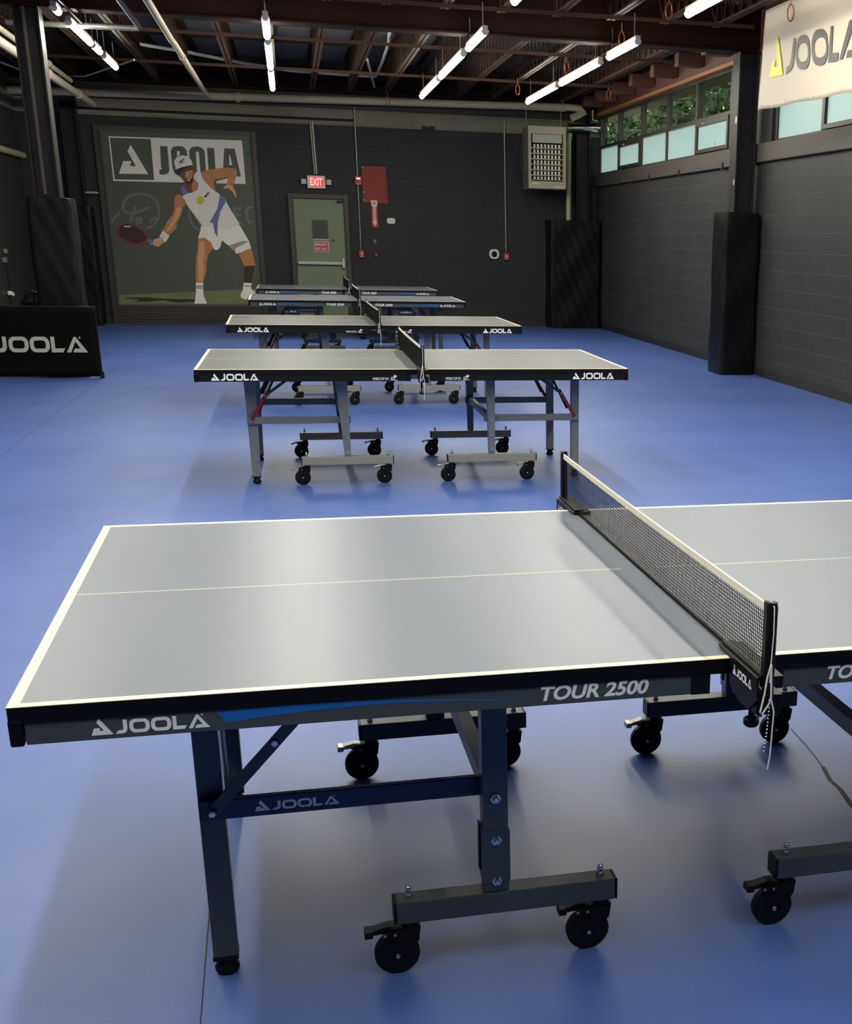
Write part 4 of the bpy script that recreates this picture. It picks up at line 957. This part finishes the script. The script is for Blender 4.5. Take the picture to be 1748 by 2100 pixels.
        # side rails between leg and post
        for v, vs in ((.262, 1), (TW-.262, -1)):
            a, b = X(1.09, .438)
            cb = MB().box(a, b, v-.008, v+.010, .391, .436).build('side_rail', 'navy' if tour else legm, t, bevel=.002)
            if tour:
                wm = MB()
                lft = -.978 if sg < 0 else .80
                if vs > 0: wordmark(wm, lambda p, q, v=v: (p, v-.0086, q), lft, .403, .175, .020); wm.build('lettering', 'logo', cb)
            bt = MB(); bt.lathe((sg*1.062, v-vs*.020, .413), (0,-vs,0), [(0,.009),(.001,.009),(.008,.0085),(.010,.006)], 6)
            bt2 = MB()
            # folding brace
            if tour:
                br = MB().bar((sg*1.062, v-vs*.014, .413), (sg*.86, v-vs*.014, .63), .006, .024, up=(sg*.6,0,.6)).build('brace', 'leg', t)
                bt2.lathe((sg*.927, v-vs*.018, .558), (0,-vs,0), [(0,.008),(.004,.008),(.006,.006)], 12)
            else:
                br = MB().bar((sg*1.062, v-vs*.014, .413), (sg*.95, v-vs*.014, .60), .006, .022, up=(sg*.6,0,.6)).build('brace', 'lever', t)
                MB().bar((sg*.965, v-vs*.016, .575), (sg*.80, v-vs*.016, .69), .006, .018, up=(sg*.6,0,.6)).build('brace_arm', 'leg', t)
                MB().bar((sg*1.01, v+vs*.012, .47), (sg*.90, v+vs*.012, .69), .006, .014, up=(sg*.6,0,.6)).build('brace_arm', 'black', t)
                bt2.lathe((sg*.965, v-vs*.020, .575), (0,-vs,0), [(0,.007),(.004,.007),(.006,.005)], 10)
            bt.build('bolt', 'chrome', br); bt2.build('bolt', 'chrome', br)
        B(sg*.4785-.018, sg*.4785+.018, .235, TW-.235, .392, .434).build('cross_tube', legm, t, bevel=.002)
        if tour: MB().box(sg*1.064-.014, sg*1.064+.014, .331, TW-.331, .615, .645).build('leg_tie', legm, t, bevel=.002)
        # lettering on the aprons
        for vv, vs in ((.003, 1), (TW-.003, -1)):
            if not tour: vv -= .003*vs
            fa = lambda p, q, vv=vv, vs=vs: (p*vs, vv-.0006*vs, q)
            k = sg*vs; lm = MB()
            if tour:
                wordmark(lm, fa, -1.237 if k < 0 else 1.034, .695, .203, .0265)
                lm.build('lettering', 'logo', t); lm = MB()
                put_text(lm, 'TOUR 2500', fa_off(fa, -.413 if k < 0 else .200, .6955), .222, .031, .22, .032)
                sw = MB(); pts = [(-1.023,.7215),(-.95,.7245),(-.885,.726),(-.82,.7255),(-.752,.7235),(-.70,.7210),(-.64,.7175),(-.58,.7130),(-.519,.7075),(-.46,.7010),(-.413,.6955)]
                pts += [(-.46,.7003),(-.519,.7055),(-.58,.7100),(-.64,.7132),(-.70,.7148),(-.752,.7150),(-.82,.7130),(-.88,.7100),(-.94,.7065),(-1.007,.7005),(-1.013,.713)]
                if k > 0: pts = [(-a_, b_) for a_, b_ in pts]
                sw.flat(pts, lambda p, q, vv=vv, vs=vs: (p*vs, vv-.0004*vs, q)); sw.build('blue_stripe', 'swoosh', t)
            else:
                wordmark(lm, fa, -1.272 if k < 0 else .992, .6935, .281, .041, mark_h=1.0)
                lm.build('lettering', 'logo', t); lm = MB()
                put_text(lm, 'WORLD CUP 25-S', fa_off(fa, -.300 if k < 0 else .160, .694), .100, .015, 0, .02)
                x0_ = -.19 if k < 0 else .27
                lm.flat([(x0_,.691),(x0_+.045,.691),(x0_+.045,.694),(x0_,.694)], fa)
                lm.flat(rring(x0_+.005, x0_+.03, .697, .712, .007), fa, [rring(x0_+.009, x0_+.026, .7005, .7085, .0035)[::-1]])
                lm.flat([(x0_+.018,.712),(x0_+.026,.716),(x0_+.024,.723),(x0_+.029,.727),(x0_+.033,.722),(x0_+.031,.717),(x0_+.042,.722),(x0_+.044,.716),(x0_+.032,.708),(x0_+.026,.708)], fa)
            lm.build('lettering', 'logo', t)
    return t
def fa_off(fn, x, y): return lambda a, b: fn(x+a, y+b)

def make_net(style):
    t = empty('table_net', (0,0,0)); v0, v1 = -.145, TW+.145; zt, zb = .9125, .765
    sag = lambda v: -.004*math.sin(PI*(v-v0)/(v1-v0))
    ms = MB(); th = .0012 if style == 'tour' else .0024
    rows = 18; top = zt-.016
    nv = 181; st = (v1-v0-.02)/nv
    V = [v0+.012+k*st for k in range(nv+1)]
    for v in V:
        zz = sag(v); ms.box(-th/2, th/2, v-th/2, v+th/2, zb+zz, top+zz)
    for r in range(rows):
        z = zb+(top-zb)*r/(rows-1); S = 24
        for k in range(S):
            a = v0+.01+(v1-v0-.02)*k/S; b = v0+.01+(v1-v0-.02)*(k+1)/S
            ms.bar((0,a,z+sag(a)), (0,b,z+sag(b)), th, th*1.1)
    ms.build('net_mesh', 'net', t)
    tp = MB(); S = 30
    for k in range(S):
        a = v0+.008+(v1-v0-.016)*k/S; b = v0+.008+(v1-v0-.016)*(k+1)/S
        za, zb_ = zt+sag(a), zt+sag(b)
        tp.add([(-.0022,a,za-.016),(.0022,a,za-.016),(.0022,a,za-.001),(0,a,za+.0005),(-.0022,a,za-.001),(-.0022,b,zb_-.016),(.0022,b,zb_-.016),(.0022,b,zb_-.001),(0,b,zb_+.0005),(-.0022,b,zb_-.001)],
               [(0,1,6,5),(1,2,7,6),(2,3,8,7),(3,4,9,8),(4,0,5,9)])
    tp.build('top_tape', 'tape', t)
    hem = MB()
    for k in range(S):
        a = v0+.01+(v1-v0-.02)*k/S; b = v0+.01+(v1-v0-.02)*(k+1)/S
        hem.bar((0,a,zb+sag(a)+.001), (0,b,zb+sag(b)+.001), .003, .006)
    hem.build('bottom_cord', 'net', t)
    for e, ve, s_ in ((0, v0, 1), (1, v1, -1)):
        po = MB().lathe((.004, ve-s_*.008, .715), (0,0,1), [(0,.0115),(.195,.0115),(.197,.0105),(.203,.0105),(.204,.009)], 20)
        po.box(-.006,.002,ve-.002,ve+s_*.010 if s_ > 0 else ve+.002,.745,.918) if s_ > 0 else po.box(-.006,.002,ve-.010,ve+.002,.745,.918)
        po.build('net_post', 'black', t, smooth=True)
        Y = lambda d: ve+s_*d      # d measured inward from the post
        cm = MB()
        def yb(x0, x1, d0, d1, z0, z1): cm.box(x0, x1, min(Y(d0),Y(d1)), max(Y(d0),Y(d1)), z0, z1)
        yb(-.017,.038,-.006,.225,.7605,.768)      # upper jaw over the table edge
        yb(-.017,.038,-.006,.130,.716,.730)       # bridge outside the edge
        yb(-.017,.038,-.006,.135,.690,.716)
        yb(-.017,-.013,-.006,.140,.716,.762)
        yb(-.012,.016,-.01,.22,.768,.774)
        cm.build('clamp', 'black', t, bevel=.002)
        sp = MB()
        prof_ = [(.225,.768),(-.010,.768),(-.012,.722),(.03,.690),(.085,.688),(.140,.706),(.146,.758)]
        sp.flat([(Y(a), b) for a, b in prof_], lambda a, b: (-.020, a, b), t=.003, nrm=(1,0,0)); spo = sp.build('side_plate', 'navy' if style == 'x' else 'foot_end', t)
        if style == 'tour':
            lt = MB(); L0 = Y(.124) if s_ > 0 else Y(.018)
            if s_ > 0: wordmark(lt, lambda a, b: (-.0206, L0-a, b), 0, .735, .108, .018)
            else: wordmark(lt, lambda a, b: (-.0206, L0-a, b), 0, .735, .108, .018)
            lt.build('lettering', 'logo', t)
        dz = .03 if style == 'tour' else 0
        kb = MB().tube([(.0,Y(.06),.69),(.0,Y(.06),.628+dz)], .007, 10).lathe((0,Y(.06),.612+dz), (0,0,1), [(0,.012),(.004,.016),(.016,.016),(.020,.010)], 10)
        kb.build('clamp_screw', 'black', t, smooth=True)
    # cotton cord at the near post
    yy = v0-.022
    cd = MB()
    cd.tube([(0,v0+.02,.909),(.002,v0-.006,.920),(.003,yy,.912),(.004,yy-.001,.86),(.002,yy-.001,.80),(.001,yy-.002,.762)], .0013, 6)
    cd.tube([(.001,yy-.004,.80),(-.006,yy-.006,.775),(-.010,yy-.006,.742),(-.018,yy-.008,.705),(-.014,yy-.008,.700),(.0,yy-.008,.722),(.003,yy-.008,.735),(.001,yy-.006,.80)], .0019, 6)
    cd.tube([(.002,yy-.008,.735),(.010,yy-.009,.705),(.008,yy-.010,.66),(.007,yy-.010,.615),(.003,yy-.010,.585)], .0016, 6)
    cd.build('cord', 'cord', t, smooth=True)
    bc = MB()
    for k in range(15): 
        z = .728-k*.0075; bc.lathe((.0-.00003*k*k,yy-.008,z-.0022), (0,0,1), [(0,.0008),(.0011,.002),(.0022,.0023),(.0033,.002),(.0044,.0008)], 8)
    bc.build('bead_chain', 'chrome', t, smooth=True)
    return t

POSE = [(0.8376, 2.3255, 0.0175),(0.7599, 8.3581, -0.0014),(0.7675, 12.5872, 0.0106),(0.8328, 17.3724, 0.0054),(0.8555, 20.9667, 0.0044)]
tour = make_table('tour'); cup = make_table('cup'); ntour = make_net('tour'); ncup = make_net('cup')
TL = [('grey table tennis table nearest the camera with blue striped apron', 'net clamped to the nearest table with a white cord hanging from its near post'),
      ('table tennis table with black apron and red levers standing second from the camera', 'net on the second table from the camera'),
      ('table tennis table with black apron standing in the middle of the line of five', 'net on the middle table of the five'),
      ('table tennis table with blue striped apron second from the rear wall', 'net on the table second from the rear wall'),
      ('table tennis table with blue striped apron closest to the green door', 'net on the table closest to the green door')]
for i, (P, (lt_, ln_)) in enumerate(zip(POSE, TL)):
    tb, nn = {0: (tour, ntour), 1: (cup, ncup), 2: (None, None), 3: (None, None), 4: (None, None)}[i]
    if tb is None:
        tb = copy_tree(cup if i == 2 else tour); nn = copy_tree(ncup if i == 2 else ntour)
    for o in (tb, nn): o.location = (P[0], P[1], 0); o.rotation_euler = (0, 0, P[2])
    tag(tb, lt_, 'table', 'table tennis tables in a line'); tag(nn, ln_, 'net', 'nets on the tables')
